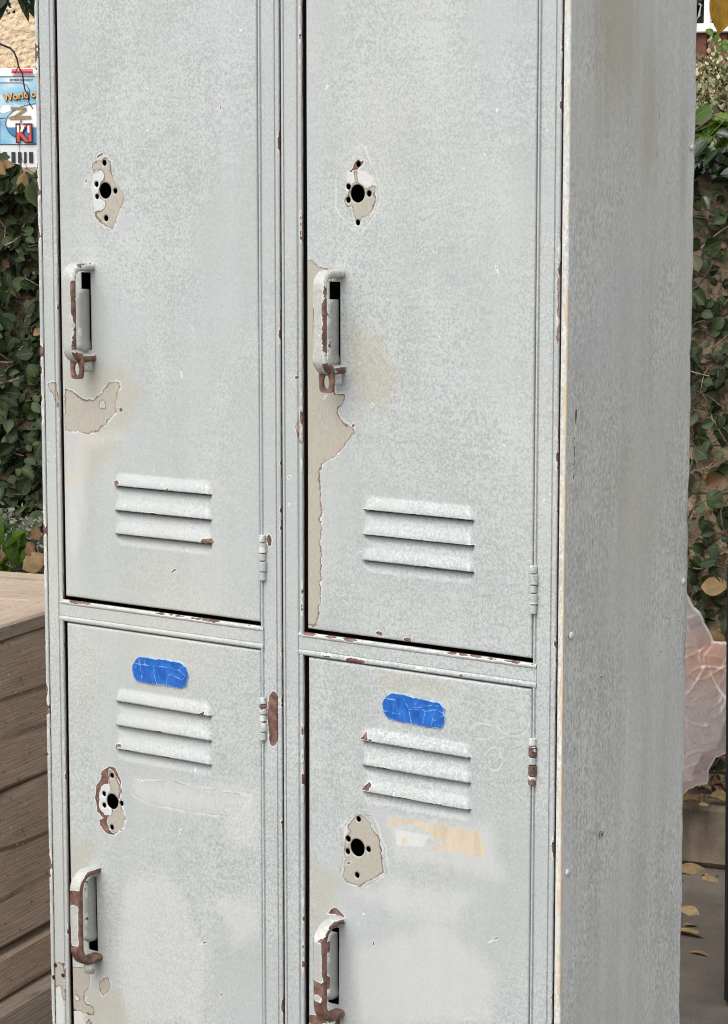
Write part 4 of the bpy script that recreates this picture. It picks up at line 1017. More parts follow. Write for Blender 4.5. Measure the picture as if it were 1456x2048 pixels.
# ---------------------------------------------------------------- plants in front of the left hedge
def plantp(px, py, t_off): return hit(px, py, E2*(T_W-t_off), E2)
ZBED = .42
bed = MB().box((S_W0+.2, T_W-.62, .0), (st(plantp(300, 1100, .3))[0], T_W-.004, ZBED), .02, M4)
tag(bed.build('raised_soil', SOIL), kind='structure')
def bushy(name, label, spots, t_off, n, spread, L, tmpl, mat, w, up, cat='plant', shade=(0, 1)):
    its = []; stems = []
    for (px, py) in spots:
        tp = plantp(px, py, t_off); b = np.array([tp[0], tp[1], ZBED-.02])+E1*rng.normal(0, .02)
        stems.append(([b, (b+tp)/2+rv(.008), tp], .004))
        for i in range(n):
            u = rng.uniform(.35, 1.0); p = b+(tp-b)*u+rv(spread)
            its.append((p, EZ*up+E1*rng.normal(0, .8)-E2*rng.uniform(0, .8), -E2*.7+EZ*.6+rv(.3), L*rng.uniform(.6, 1.3), w*rng.uniform(.8, 1.2), rng.uniform(*shade)))
    b = plantp(spots[0][0], spots[0][1], t_off); return clump(name, label, cat, (b[0], b[1], ZBED), its, tmpl, mat, stems, PALESTEM)
bushy('silver_plant', 'silvery grey fine-leaved plant at the far left edge in front of the hedge', [(5, 1022), (20, 1035), (-30, 1030), (34, 1046), (-70, 1040)], .30, 230, .02, .014, OVAL, SILV, .7, .6)
bushy('silver_plant', 'silvery grey fine-leaved plant touching the left edge of the lockers', [(55, 1062), (72, 1060), (92, 1058), (130, 1060), (170, 1062)], .33, 200, .018, .013, OVAL, SILV, .7, .6)
bushy('sage_plant', 'green broad-leaved plant growing low at the left edge above the timber box', [(4, 1070), (16, 1075), (28, 1085), (-30, 1075)], .38, 9, .018, .052, OVAL, BRIGHT, .62, 1.2, shade=(0, .5))
bushy('sage_plant', 'small green leafy shoot between the silver plants and the lockers', [(62, 1100), (75, 1095), (100, 1100)], .36, 7, .016, .036, OVAL, IVY, .8, .9, shade=(.4, .85))
p = plantp(48, 1052, .26); tag(leaves('grey_leaf', [(p+np.array([0, 0, -.012]), E1*.6+EZ*1.0, -E2+EZ*.3, .040, .85, .45)], OVAL, SILV), 'single broad grey-green leaf standing between the silver plants', 'leaf')
p = plantp(45, 1138, .42); tag(leaves('dead_leaf', [(p, E1*1+EZ*.75, -E2+EZ*.25, .062, 1.0, .35)], OVAL, DRY, curl=.3), 'big brown dead leaf standing on the back of the timber box', 'leaf')
for px, py, lab in [(80, 1080, 'crumpled orange leaf beside the lockers above the timber box'), (70, 1110, 'crumpled brown leaf lying on the timber box by the lockers'), (12, 1120, 'dry stalky brown leaf at the left edge of the bed')]:
    p = plantp(px, py, .40); tag(leaves('dead_leaf', [(p, E1*rng.normal(0, 1)+EZ*.6, -E2+EZ*.5, .036, .9, rng.uniform(.1, .4))], OVAL, DRY, curl=.5), lab, 'leaf')

# ---------------------------------------------------------------- timber box on the left
def wood(name, A, B, dk):
    t = NT(name); oi = t.n('ShaderNodeObjectInfo').outputs['Random']
    mp = t.n('ShaderNodeMapping'); t.set(mp.inputs[0], t.n('ShaderNodeTexCoord').outputs['Object'])
    cmb = t.n('ShaderNodeCombineXYZ'); t.set(cmb.inputs[0], t.math('MULTIPLY', oi, 9.0)); t.set(cmb.inputs[2], t.math('MULTIPLY', oi, 3.0)); t.set(mp.inputs['Location'], cmb.outputs[0])
    mp.inputs['Scale'].default_value = (.7, 3.6, 3.6); v = mp.outputs[0]
    warp = t.noise(v, 1.1, 3)
    wv = t.n('ShaderNodeTexWave', wave_type='BANDS', bands_direction='Z'); t.set(wv.inputs['Vector'], v); wv.inputs['Scale'].default_value = 1.0
    wv.inputs['Distortion'].default_value = 10; wv.inputs['Detail'].default_value = 3; wv.inputs['Detail Scale'].default_value = .7
    fib = t.n('ShaderNodeMapping'); t.set(fib.inputs[0], t.n('ShaderNodeTexCoord').outputs['Object']); fib.inputs['Scale'].default_value = (9, 260, 260)
    fn = t.noise(fib.outputs[0], 1, 4); pn = t.noise(t.obj(), 240, 2); bg = t.noise(t.obj((1, 2, 2)), 5, 3)
    k = t.mix(t.ss(.25, .8, fn), A, B); k = t.mix(t.math('MULTIPLY', t.math('MULTIPLY', t.ss(.935, .995, wv.outputs[0]), t.ss(.33, .52, t.noise(t.obj((1.2, 4, 4)), 3, 3))), .85), k, dk)
    k = t.mix(t.math('MULTIPLY', t.ss(.45, .7, bg), .22), k, dk)
    k = t.mix(t.math('MULTIPLY', t.ss(.685, .73, pn), .8), k, tuple(min(1, x*2.0) for x in B))
    k = t.mix(t.math('MULTIPLY', t.ss(.66, .70, t.noise(t.obj((.5, 1, 1)), 110, 2)), .6), k, dk)
    h = fn
    return t.done(t.bsdf(k, .8, t.bump(h, .6, .003)))
WOOD = wood('weathered_timber', (.40, .285, .195), (.58, .43, .305), (.17, .095, .055))
WOODT = wood('weathered_cap', (.34, .26, .19), (.48, .385, .29), (.16, .105, .07))
# distance fixed by the bed standing on the ground
dP = CAM+ray(0, 1251)*4.17
SP, TP = st(dP); ZC = float(dP[2])
def face_z(py): return float(hit(0, py, E1*SP, E1)[2])
z1, z2, z3, z4 = face_z(1284), face_z(1592), face_z(1911), face_z(2006)
T1 = st(onz(40, 1144, ZC-.006))[1]
print('bed', SP, TP, ZC, z1, z2, z3, z4, 'T1', T1)
TL0 = TP-1.6; LEN = T1-TL0
bedo = empty('timber_box', G(SP-.5, (TL0+T1)/2, 0), 'weathered grey-brown timber box with a plank top at the left edge of the photo', 'timber box')
def board(name, s0, s1, t0, t1, za, zb, mat, along='t', bev=.006):
    cs, ct = (s0+s1)/2, (t0+t1)/2; m = MB()
    if along == 't': hx, hy, rz = (t1-t0)/2, (s1-s0)/2, GROT+math.pi/2
    else: hx, hy, rz = (s1-s0)/2, (t1-t0)/2, GROT
    hz_ = (zb-za)/2; m.box((-hx, -hy, -hz_), (hx, hy, hz_), bev)
    me = mesh(name, m.V, m.F, False); o = bpy.data.objects.new(name, me); COL.objects.link(o); me.materials.append(mat)
    o.parent = bedo
    P = G(cs, ct, (za+zb)/2); Mw = Matrix.Translation(P) @ Matrix.Rotation(rz, 4, 'Z'); Ml = Matrix.Translation(bedo.location).inverted() @ Mw
    o.location = Ml.to_translation(); o.rotation_euler = Ml.to_euler(); return o
gap = .004
board('board', SP-.045, SP, TL0, T1-.02, z2+gap, z1-.003, WOOD)
board('board', SP-.047, SP-.002, TL0, T1-.02, z3+gap*2, z2, WOOD)
board('board', SP-.044, SP+.001, TL0, T1-.02, z4+.002, z3-gap*1.2, WOOD)
board('board', SP-.044, SP+.028, TL0, T1-.02, -.12, z4-.002, WOODT)
board('board', SP-1.3, SP-.05, T1-.06, T1-.02, .0, z1-.004, WOOD, 's')
board('board', SP-1.3, SP-1.26, TL0, T1-.065, .0, z1-.004, WOOD)
board('board', SP-1.25, SP-.05, TL0, TL0+.04, .0, z1-.004, WOOD, 's')
T_B = st(onz(15, 1198, ZC-.006))[1]        # joint between the two rearmost planks of the top
s_in = st(onz(0, 1217, ZC))[0]
board('cap_plank', s_in, SP+.004, TL0-.02, T1+.004, z1, ZC, WOODT, bev=.004)
board('cap_plank', SP-1.32, SP-1.24, TL0-.02, T1+.004, z1, ZC, WOODT)
board('top_plank', SP-1.235, s_in-.004, T_B+.004, T1, z1, ZC-.006, WOODT, 's')
tt = T_B-.003
while tt > TL0:
    board('top_plank', SP-1.235, s_in-.004, max(tt-.137, TL0-.02), tt, z1, ZC-.006, WOODT, 's'); tt -= .143
# ---------------------------------------------------------------- plastic sheet on the right
def plastic():
    t = NT('clear_plastic'); c = t.obj()
    pink = t.attr('flush'); w = t.attr('fold')
    k = t.mix(pink, (.86, .80, .80), (.95, .58, .44)); k = t.mix(t.ss(.15, .8, w), k, (.95, .93, .93))
    tr = t.n('ShaderNodeBsdfTransparent'); tr.inputs[0].default_value = (.93, .88, .88, 1)
    b = t.bsdf(k, .35, t.bump(t.noise(t.obj((1, 1, .5)), 60, 4, .6, 1.5), .6, .008), 0, .5)
    tl = t.n('ShaderNodeBsdfTranslucent'); t.set(tl.inputs[0], k)
    m1 = t.n('ShaderNodeMixShader'); m1.inputs[0].default_value = .45; t.t.links.new(b, m1.inputs[1]); t.t.links.new(tl.outputs[0], m1.inputs[2])
    m2 = t.n('ShaderNodeMixShader'); t.set(m2.inputs[0], t.math('ADD', .40, t.math('MULTIPLY', t.ss(.08, .75, w), .55)))
    t.t.links.new(tr.outputs[0], m2.inputs[1]); t.t.links.new(m1.outputs[0], m2.inputs[2])
    return t.done(m2.outputs[0])
PT = .34
ol = [(1300,1120),(1340,1140),(1368,1180),(1380,1195),(1388,1212),(1402,1224),(1413,1250),(1424,1268),(1429,1281),(1450,1283),(1470,1290),(1500,1330),(1490,1420),(1465,1500),(1446,1508),(1433,1514),(1424,1530),(1418,1540),(1416,1566),(1396,1570),(1378,1578),(1366,1590),(1340,1604),(1300,1600)]
OL = np.array([[st(hit(x, y, E2*(T_K-.02), E2))[0], hit(x, y, E2*(T_K-.02), E2)[2]] for x, y in ol])
rim = []
for a, b in zip(OL, np.roll(OL, -1, 0)):
    kk = max(1, int(np.hypot(*(b-a))/.006))
    for i in range(kk): rim.append(a+(b-a)*i/kk+rng.normal(0, .0006, 2))
rim = np.array(rim); n = len(rim)
gx, gz = np.meshgrid(np.arange(OL[:, 0].min(), OL[:, 0].max(), .0026), np.arange(OL[:, 1].min(), OL[:, 1].max(), .0026))
gx, gz = gx.ravel(), gz.ravel(); sdd = sd_poly(rim, gx, gz, reach=.03); k = sdd > 2
pts = [Vector(p) for p in rim]+[Vector((a, b)) for a, b in zip(gx[k], gz[k])]
v, e, f, *_ = delaunay_2d_cdt(pts, [(i, (i+1) % n) for i in range(n)], [], 1, 1e-7)
Q = np.array([(p.x, p.y) for p in v])
anchor = OL[8]; rx, rz_ = Q[:, 0]-anchor[0], Q[:, 1]-anchor[1]; ang = np.arctan2(rz_, rx); rad = np.hypot(rx, rz_)
def wrinkle(sd):
    w = np.zeros(len(Q))
    for i in range(9):
        a0 = rng.uniform(-math.pi, 0); wd = rng.uniform(.012, .04); w += rng.uniform(.2, .6)*np.exp(-((ang-a0-.25*np.sin(rad*14+sd+i))/wd)**2)*np.clip(rad/.08, 0, 1)
    for i in range(46):
        cx, cz = Q[rng.integers(len(Q))]; a0 = rng.uniform(-.9, .9)+math.pi*.3; L_ = rng.uniform(.015, .05)
        dx, dz = Q[:, 0]-cx, Q[:, 1]-cz; u = dx*math.cos(a0)+dz*math.sin(a0); vv = -dx*math.sin(a0)+dz*math.cos(a0)
        w += rng.uniform(.15, .6)*np.exp(-(u/L_)**2-((vv+rng.normal(0, .25)*u*u/L_)/.0026)**2)
    return np.clip(w, 0, 1.2)
w1, w2 = wrinkle(1.), wrinkle(2.6)
s2 = np.clip(sd_poly(rim, Q[:, 0], Q[:, 1], reach=.03)/20, 0, 1)
y1 = T_K-.03-.05*s2-.004*w1; y2 = T_K-.022+.012*s2+.004*w2
edge = np.clip(1-s2*7, 0, 1)
Va = E1*Q[:, :1]+E2*y1[:, None]+EZ*Q[:, 1:]; Vb = E1*Q[:, :1]+E2*y2[:, None]+EZ*Q[:, 1:]
mq = len(Q); Ft = np.array([tuple(t) for t in f])
Fall = [tuple(t) for t in Ft]+[tuple(t[::-1]+mq) for t in Ft]+[(i, (i+1) % n, mq+(i+1) % n, mq+i) for i in range(n)]
o = link('plastic_sheet', mesh('plastic_sheet', np.concatenate([Va, Vb]), Fall, True, {'flush': np.tile(np.clip(1.1*np.exp(-((Q[:, 0]-anchor[0])/.05)**2-((Q[:, 1]-anchor[1]+.035)/.05)**2), 0, .85), 2), 'fold': np.clip(np.concatenate([np.maximum(w1, edge*.9), np.maximum(w2*.5, edge*.5)]), 0, 1)}), plastic())
tag(o, 'crumpled pinkish translucent plastic sheet hanging behind the right side of the lockers', 'plastic sheet')

# ---------------------------------------------------------------- charcoal bin at the right edge
B0 = onz(1448, 2016, 0); sB, tB = st(B0); zB = float(hit(1452, 1072, B0, FH)[2])
rb = empty('charcoal_bin', G(sB+.26, tB+.25, 0), 'charcoal black upright box at the right edge, standing on the concrete', 'bin', -YAW*0)
BLK = plain('charcoal_plastic', (.012, .013, .014), .45, .25, 40)
BYAW = -YAW-math.atan((1448-728)/FPX)-math.radians(1.5)
YM = Matrix.Translation((B0[0], B0[1], 0)) @ Matrix.Rotation(BYAW, 4, 'Z')
def flare(m):
    m.V = [tuple(YM @ Vector((x-.0115*z/zB*(1 if x < .25 else -1), y, z))) for x, y, z in m.V]; return m
flare(MB().box((0, 0, .0), (.50, .46, zB-.045), .012)).build('body', BLK, rb)
flare(MB().box((.001, -.004, zB-.043), (.50, .47, zB), .018)).build('lid', BLK, rb)
MB().tube([tuple(YM @ Vector(p)) for p in ((.15, -.004, zB-.07), (.15, -.03, zB-.075), (.35, -.03, zB-.075), (.35, -.004, zB-.07))], .008, 8).build('handle', BLK, rb, True)

# ---------------------------------------------------------------- fallen leaves and litter
FL = [((865, 893), 1.0, .05, .085, LANCE, 1.5, .6, 'long narrow tan leaf at the foot of the kerb'), ((1010, 950), .5, -.6, .065, OVAL, .8, .7, 'broad curled tan leaf at the foot of the kerb beside the dark bin'),
      ((835, 1200), .9, -.5, .055, OVAL, .8, .75, 'oval tan leaf on the concrete against the locker edge'), ((850, 1292), 1, .3, .045, LANCE, 1.2, .6, 'thin curled leaf lying just above the largest fallen leaf'),
      ((890, 1362), 1, -.05, .095, OVAL, .62, .72, 'largest long tan leaf on the concrete beside the lockers'), ((985, 1500), 1, .02, .080, LANCE, 1.3, .6, 'narrow yellow leaf nearest the camera on the concrete')]
for (zx, zy), a, b, L, tm, wd, sh_, lab in FL:
    (px, py), = zp((1156, 1500), 3.737, [(zx, zy)]); p = onz(px, py, .006)
    d = RT*a+FH*b*2.2; d = d/np.linalg.norm(d)
    tag(leaves('fallen_leaf', [(p-d*L*.5, d+EZ*.05, EZ+rv(.1), L, wd, sh_)], tm, DRY, curl=-.1), lab, 'leaf', 'fallen leaves on the concrete')
for (zx, zy), a, b, L, lab in [((830, 392), 1, .1, .05, 'pale tan leaf on the kerb soil next to the lockers'), ((1050, 372), .7, -.3, .055, 'yellow tan leaf on the kerb soil next to the dark bin'), ((985, 212), .3, .6, .035, 'small tan leaf in the soil under the plastic sheet'), ((940, 405), .2, .9, .03, 'tiny upright tan leaf on the kerb soil')]:
    (px, py), = zp((1156, 1500), 3.737, [(zx, zy)]); p = onz(px, py, Z_K+.012); d = RT*a+FH*b*2; d /= np.linalg.norm(d)
    tag(leaves('fallen_leaf', [(p-d*L*.5, d+EZ*.1, EZ-FH*.4+rv(.15), L, .9, .7)], OVAL, DRY, curl=.3), lab, 'leaf', 'fallen leaves on the kerb soil')
it = []
for i in range(1300):
    s = rng.uniform(S_R-2.2, S_R+1.6); t_ = rng.uniform(T_K+.02, T_W) if rng.uniform() < .72 else T_K-abs(rng.normal(0, .22))
    zz_ = Z_K+.004 if t_ > T_K else .004
    it.append((G(s, t_, zz_+rng.uniform(0, .015)), rv(1)*np.array([1, 1, .4]), EZ+rv(.5), (rng.uniform(.008, .028) if t_ > T_K else rng.uniform(.004, .010)), rng.uniform(.5, 1.1), float(np.clip(rng.normal(.1, .25), 0, 1))))
tag(leaves('leaf_litter', it, OVAL, DRY, curl=.4), kind='stuff')

# ---------------------------------------------------------------- twigs and leaves hanging in the upper corners
DT = 4.3
def air(px, py, d=DT): 
    r = ray(px, py); return CAM+r*(d/float(r@FH))
tw = empty('overhanging_branch', tuple(air(-40, -120)), 'dark leafy branch tip with a trailing twig at the upper left corner', 'branch')
tm = MB()
main = [air(*p) for p in [(-60,60),(-20,80),(5,90),(20,96),(28,104),(34,118),(37,133),(45,148),(47,165),(50,180),(56,190),(58,205),(66,218)]]
tm.tube(main, list(np.linspace(.0022, .0009, len(main))), 6, False); tm.tube([air(37, 133), air(33, 140), air(30, 147)], .0009, 5, False)
tm.tube([air(-40, -150), air(-20, -60), air(20, -20), air(45, 5)], [.006, .004, .003, .0015], 6, False); tm.tube([air(-20, -60), air(-50, 10), air(-60, 60)], [.004, .003, .0022], 6, False)
tm.build('twig', TWIG, tw, True)
its = []
for (x0_, y0_), (x1_, y1_), w_ in [((-30,-40),(8,35),1.05), ((28,-25),(42,46),.36), ((62,-30),(56,0),1.1), ((75,-40),(72,42),.9), ((10,-30),(-20,30),.8), ((90,-50),(120,20),.8)]:
    a, b = air(x0_, y0_), air(x1_, y1_); its.append((a, b-a, -FH+rv(.25), float(np.linalg.norm(b-a)), w_, rng.uniform(.2, .9)))
leaves('leaf', its, OVAL, DARKLEAF, tw)
bs = []
for i in range(24):
    p = air(rng.uniform(14, 30) if i % 2 else rng.uniform(44, 58), rng.uniform(-6, 24)); bs.append((p, rv(1), -FH+rv(.5), .008, .8, rng.uniform(0, .6)))
leaves('bud', bs, OVAL, DARKLEAF, tw)
yb = empty('overhanging_branch', tuple(air(1500, -80)), 'hanging branch tip with one large yellow leaf at the upper right corner', 'branch')
a, b = air(1434, -30), air(1449, 66); leaves('yellow_leaf', [(a, b-a, -FH+RT*.35+EZ*.2, float(np.linalg.norm(b-a)), .95, .5)], OVAL, YEL, yb)
a, b = air(1470, -50), air(1492, 40); leaves('yellow_leaf', [(a, b-a, -FH-RT*.3, float(np.linalg.norm(b-a)), .95, .3)], OVAL, YEL, yb)
MB().tube([air(1500, -90), air(1470, -55), air(1434, -30)], [.003, .002, .0012], 6, False).build('twig', TWIG, yb, True)

# ---------------------------------------------------------------- fence at the upper right
fd = 3.6
FBR = plain('redbrown_boards', (.155, .050, .032), .7, .25, 18); WHT = plain('white_trim', (.78, .78, .76), .5, .05, 20)
fo = G(0, 0, 0); sF, _ = st(far(1430, 90, fd)); zF = float(far(1430, 66, fd)[2]); zF2 = float(far(1430, 54, fd)[2]); w_b = abs(st(far(1456, 90, fd))[0]-st(far(1415, 90, fd))[0])
sJ = st(far(1415, 90, fd))[0]
fc = empty('board_fence', G(sF, T_W+fd, 0), 'red-brown vertical board fence with white cap rail at the upper right', 'fence')
for i in range(-14, 10):
    MB().box((sJ+i*w_b+.004, T_W+fd, .0), (sJ+(i+1)*w_b-.004, T_W+fd+.02, zF), .003, M4).build('board', FBR, fc)
MB().box((sJ-14*w_b, T_W+fd+.0205, .3), (sJ+10*w_b, T_W+fd+.04, zF-.02), .002, M4).build('backing', DARK, fc)
MB().box((sJ-14*w_b, T_W+fd-.03, zF+.001), (sJ+10*w_b, T_W+fd+.06, zF2+.012), .004, M4).build('cap_rail', WHT, fc)
sp_ = st(far(1412, 30, fd))[0]
for k in (-2, -1, 0, 1):
    MB().box((sp_-.008+k*.9, T_W+fd, zF2+.0125), (sp_+.014+k*.9, T_W+fd+.03, zF2+.75), .002, M4).build('post', WHT, fc)
MB().box((sJ-14*w_b, T_W+fd-.01, zF2+.751), (sJ+10*w_b, T_W+fd+.04, zF2+.80), .004, M4).build('top_rail', WHT, fc)
it = []
for i in range(2600):
    p = G(sF+rng.uniform(-1.6, 1.2), T_W+fd+.9+rng.normal(0, .12), rng.uniform(.4, 3.4)); it.append((p, rv(1)-EZ*.5, -E2+EZ*.4+rv(.5), rng.uniform(.05, .1), 1, rng.uniform(0, 1)))
P0 = G(sF, T_W+fd+.9, 0); clump('dark_hedge', 'tall dark hedge seen through the white railing at the upper right', 'hedge', tuple(P0), it, OVAL, IVY, [([tuple(P0), tuple(P0+EZ*3)], .04)])

# ---------------------------------------------------------------- coach and stucco building far left
DB = 36.0
def bus(px, py): 
    """point on the coach side, in its own axes (u right, z up)"""
    k = DB/FPX; return (px-728)*k, float(hit(px, py, CAM+FH*DB, FH)[2])
co = CAM*np.array([1, 1, 0])+FH*DB
BM = Matrix.Translation((co[0], co[1], 0)) @ Matrix.Rotation(-YAW, 4, 'Z')
coach = empty('tour_coach', tuple(BM @ Vector((-8, 1.2, 0))), 'white coach with a painted sky panel parked beyond the hedge at the left', 'coach', -YAW)
def bw(p, dy=0.0): u, z = bus(*p); return tuple(BM @ Vector((u, dy, z)))
CW = plain('white_coach', (.74, .76, .78), .35, .05, 2); SKY = None
def skym():
    t = NT('painted_sky'); c = t.obj(); n = t.noise(t.obj((.5, 1, 1.6)), 1.6, 4)
    k = t.ramp(n, [(.38, (.16, .42, .62)), (.52, (.30, .58, .74)), (.66, (.78, .86, .90))]); return t.done(t.bsdf(k, .4))
def flat(name, col, rough=.5): 
    t = NT(name); return t.done(t.bsdf(col, rough))
INK = flat('black_ink', (.02, .02, .03)); ORG = flat('orange_ink', (.82, .42, .13)); YLW = flat('amber_ink', (.80, .48, .14)); REDI = flat('red_ink', (.62, .07, .06)); WHI = flat('white_ink', (.85, .86, .86)); BRN = flat('plank_ink', (.30, .22, .12)); SEA = flat('sea_ink', (.07, .24, .48))
u0, u1 = bus(-1000, 200)[0], bus(620, 200)[0]; zr = bus(30, 136)[1]; zf = .45
def cbox(lo, hi, bev=0): return MB().box(lo, hi, bev, BM)
cbox((u0, .0, zf), (u1, 2.5, zr), .10).build('body', CW, coach)
for k in range(9):
    ua = u0+.3+k*1.02
    if ua+.95 < bus(-20, 200)[0]: MB().poly([tuple(BM @ Vector((a, -.004, z))) for a, z in ((ua, 1.75), (ua+.95, 1.75), (ua+.95, 2.5), (ua, 2.5))], tuple(FH), .006).build('window', flat('coach_glass', (.03, .04, .05), .1), coach)
for uu in (u0+2, u1-2.2):
    wl = MB(); wl.tube([tuple(BM @ Vector((uu, -.02, .48))), tuple(BM @ Vector((uu, .28, .48)))], .48, 28); wl.build('wheel', INK, coach)
# painted rear panel with its emergency window outline and lettering
def plate(pts, mat, name, dy, parent): 
    return MB().poly([bw(p, dy) for p in pts], tuple(FH), .002).build(name, mat, parent)
panel = plate([(-60,153),(140,153),(140,289),(-60,289)], skym(), 'painted_panel', -.004, coach)
def stroke(pts, wpx, mat, name, dy, parent):
    m = MB(); P_ = [np.array(p, float) for p in pts]
    for a, b in zip(P_[:-1], P_[1:]):
        d = (b-a)/np.linalg.norm(b-a); nn = np.array([-d[1], d[0]])*wpx/2; a2, b2 = a-d*wpx*.3, b+d*wpx*.3
        m.poly([bw(tuple(x), dy) for x in (a2+nn, b2+nn, b2-nn, a2-nn)], tuple(FH), .002)
    return m.build(name, mat, parent)
stroke([(-60,153.3),(140,153.3)], 1.3, INK, 'seam_line', -.010, panel); stroke([(-60,288.7),(140,288.7)], 1.3, INK, 'seam_line', -.010, panel)
stroke([(-60,165.5),(50,165.5),(57,167),(63,171),(67,178),(68,186),(68,200)], 1.1, INK, 'window_outline', -.010, panel)
MB().tube([bw((34, 142.5), -.03), bw((76, 142.5), -.03)], .034, 10).build('marker_light', flat('red_lens', (.70, .10, .13), .3), coach)
ci = [(90+70*math.cos(a), 247+40*math.sin(a)) for a in np.linspace(0, 2*math.pi, 40, endpoint=False)]
plate(ci, WHI, 'roundel', -.010, panel)
plate([(90+69*math.cos(a), 247+39*math.sin(a)) for a in np.linspace(.2, math.pi-.2, 24)], SEA, 'painted_sea', -.016, panel)
stroke(ci+[ci[0]], 1.4, INK, 'roundel_outline', -.020, panel)
plate([(8,224),(14,212),(26,209),(34,216),(30,222),(16,227)], WHI, 'painted_cloud', -.009, panel)
for pts in ([(30,214),(62,215),(60,220),(31,219)], [(58,217),(63,220),(40,236),(36,232)], [(25,236),(33,231.5),(70,231.5),(71,238),(30,239.5)], [(48,239),(52,239),(52,248),(48,248)]):
    plate(pts, BRN, 'painted_plank', -.022, panel)
for xa, xb in ((3, 8), (13, 21), (30, 38), (43, 50), (55, 60), (65, 73), (-14, -4)):
    plate([(xa,304),(xb,304),(xb,326),(xa,326)], INK, 'dark_bar', -.012, coach)  # plain dark bars set against the white lower part of the coach
def text(body, mat, name, px, py, hpx, rot, dy, parent, sx=1.0, bold=0.0):
    cu = bpy.data.curves.new('txt', 'FONT'); cu.body = body; cu.size = 1.0; cu.extrude = .004; cu.offset = bold
    to = bpy.data.objects.new('txt', cu); COL.objects.link(to); bpy.context.view_layer.update()
    me = bpy.data.meshes.new_from_object(to.evaluated_get(bpy.context.evaluated_depsgraph_get())); bpy.data.objects.remove(to)
    k = hpx*DB/FPX/.70; u, z = bus(px, py); c_, s_ = math.cos(rot), math.sin(rot)
    for v_ in me.vertices:
        x, y, zz_ = v_.co; x *= sx; x, y = x*k, y*k
        v_.co = BM @ Vector((u+x*c_-y*s_, dy-zz_, z+x*s_+y*c_))
    me.name = name; return link(name, me, mat, parent)
text('EMERGENCY', flat('teal_ink', (.05, .17, .22)), 'lettering', 29, 161.5, 4.2, 0, -.012, panel, 1.35)
text('World of', INK, 'lettering', 17.5, 203, 14, .13, -.024, panel, .92, .05); text('World of', ORG, 'lettering', 17, 202, 14, .13, -.034, panel, .92, .015)
text('KI', INK, 'lettering', 39.5, 283, 33, 0, -.036, panel, .80, .07); text('KI', REDI, 'lettering', 40.5, 282, 31, 0, -.046, panel, .80, .03)
for pts in ([(43,251),(47.2,251),(47.2,266),(43,264)], [(52,251),(58.5,251),(53.5,264),(49.5,263)], [(63.5,251.5),(67.5,251.5),(67.5,266),(63.5,265)]): plate(pts, WHI, 'lettering', -.062, panel)
# stucco building beyond
def stucco():
    t = NT('peach_stucco'); c = t.obj(); n = t.noise(c, 14, 5, .6); b = t.noise(c, .8, 3)
    v = t.voro(c, 11, 'SMOOTH_F1')
    k = t.mix(t.ss(.3, .7, b), (.74, .57, .38), (.80, .65, .47)); k = t.mix(t.math('MULTIPLY', t.ss(.55, .7, n), .45), k, (.43, .29, .17))
    return t.done(t.bsdf(k, .9, t.bump(t.math('ADD', n, v), .9, .06)))
sbu = empty('stucco_building', tuple(BM @ Vector((-7, 8, 0))), 'peach coloured rough stucco building behind the coach at the upper left', 'building', -YAW)
MB().box((-20, 7, 0), (-1.5, 15, 9), 0, BM).build('wall', stucco(), sbu); MB().box((-20.3, 6.7, 9.005), (-1.2, 15.3, 9.3), .02, BM).build('roof', WHT, sbu)
for k in range(4):
    w0 = MB().box((-19+k*4, 6.94, 4.6), (-17.4+k*4, 6.995, 6.4), .01, BM).build('window', flat('window_glass', (.04, .05, .06), .1), sbu)
    MB().box((-19.1+k*4, 6.92, 4.5), (-17.3+k*4, 6.998, 4.595), .005, BM).build('sill', WHT, w0)
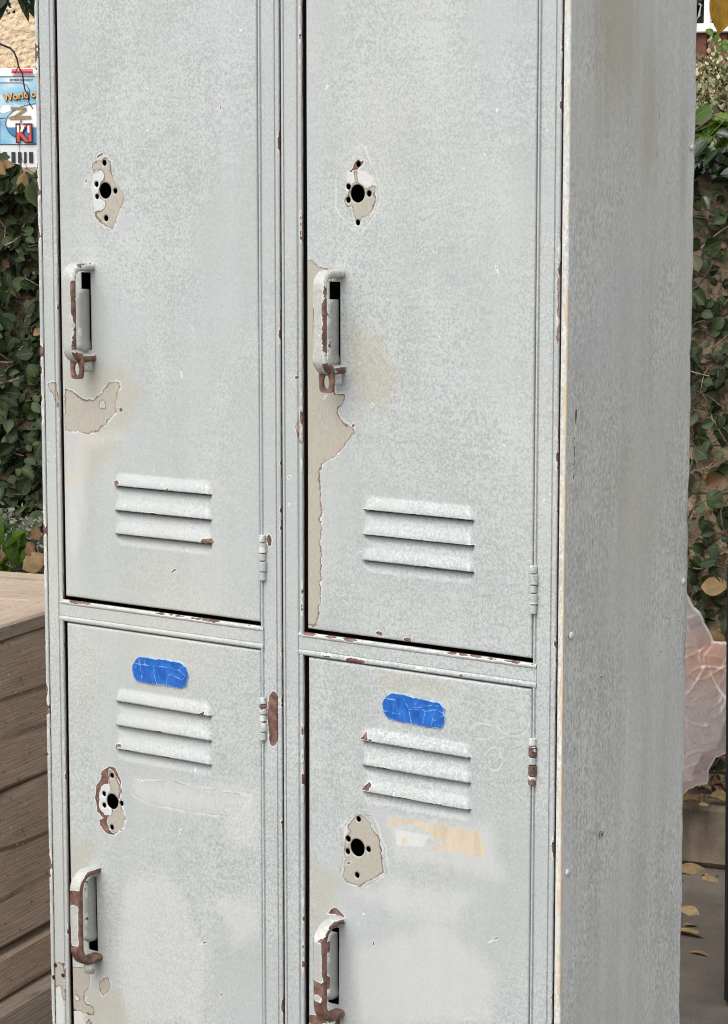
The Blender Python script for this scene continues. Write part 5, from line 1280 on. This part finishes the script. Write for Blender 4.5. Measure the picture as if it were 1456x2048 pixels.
# tall dark trees that shut off the rest of the horizon
def tree(u, dist, hgt, R, sd):
    p = CAM*np.array([1, 1, 0])+RT*u+FH*dist; it = []
    root = empty('tree', tuple(p), 'dark leafy tree', 'tree')
    MB().tube([tuple(p), tuple(p+EZ*hgt*.4+RT*.1), tuple(p+EZ*hgt*.8)], [.16, .12, .05], 9).build('trunk', STEM, root, True)
    for k in range(9):
        cc = p+EZ*hgt*rng.uniform(.35, .95)+rv(R*.4)*np.array([1, 1, .2])
        for i in range(260):
            d = rv(1); d /= np.linalg.norm(d); q_ = cc+d*R*.5*rng.uniform(.6, 1.1); it.append((q_, rv(1)-EZ*.5, d+EZ*.5+rv(.4), rng.uniform(.09, .18), 1, rng.uniform(0, .8)))
    leaves('crown', it, OVAL, IVY, root); return root
tr1 = tree(2.6, 15, 4.5, 1.6, 1); tr1['label'] = 'dark leafy tree standing behind the red-brown fence'

# ================================================================= light
SUN_EL, SUN_AZ = math.radians(52), math.radians(-2)     # azimuth measured from -y towards +x
wd = bpy.data.worlds.new('World'); S.world = wd; wd.use_nodes = True
nt = wd.node_tree; bg = nt.nodes['Background']
sk = nt.nodes.new('ShaderNodeTexSky'); sk.sky_type = 'NISHITA'; sk.sun_disc = False
sdir = Vector((math.sin(SUN_AZ)*math.cos(SUN_EL), -math.cos(SUN_AZ)*math.cos(SUN_EL), math.sin(SUN_EL)))
sk.sun_elevation = SUN_EL; sk.sun_rotation = math.atan2(sdir.x, sdir.y)
sk.air_density = 1.0; sk.dust_density = 4.0; sk.ozone_density = .6
hs = nt.nodes.new('ShaderNodeHueSaturation'); hs.inputs['Saturation'].default_value = .26     # thin overcast: a nearly white sky
nt.links.new(sk.outputs[0], hs.inputs['Color']); nt.links.new(hs.outputs[0], bg.inputs[0]); bg.inputs[1].default_value = .15
ld = bpy.data.lights.new('sun', 'SUN'); ld.energy = .8; ld.angle = math.radians(60); ld.color = (1.0, .95, .88)
lo = bpy.data.objects.new('sun', ld); COL.objects.link(lo); lo.rotation_euler = (-sdir).to_track_quat('-Z', 'Y').to_euler(); lo.location = (0, -3, 6)
S.view_settings.view_transform = 'Standard'; S.view_settings.look = 'None'; S.view_settings.gamma = 1.0
S.view_settings.exposure = .6
S.cycles.filter_width = 1.1; S.cycles.max_bounces = 6; S.cycles.transparent_max_bounces = 12
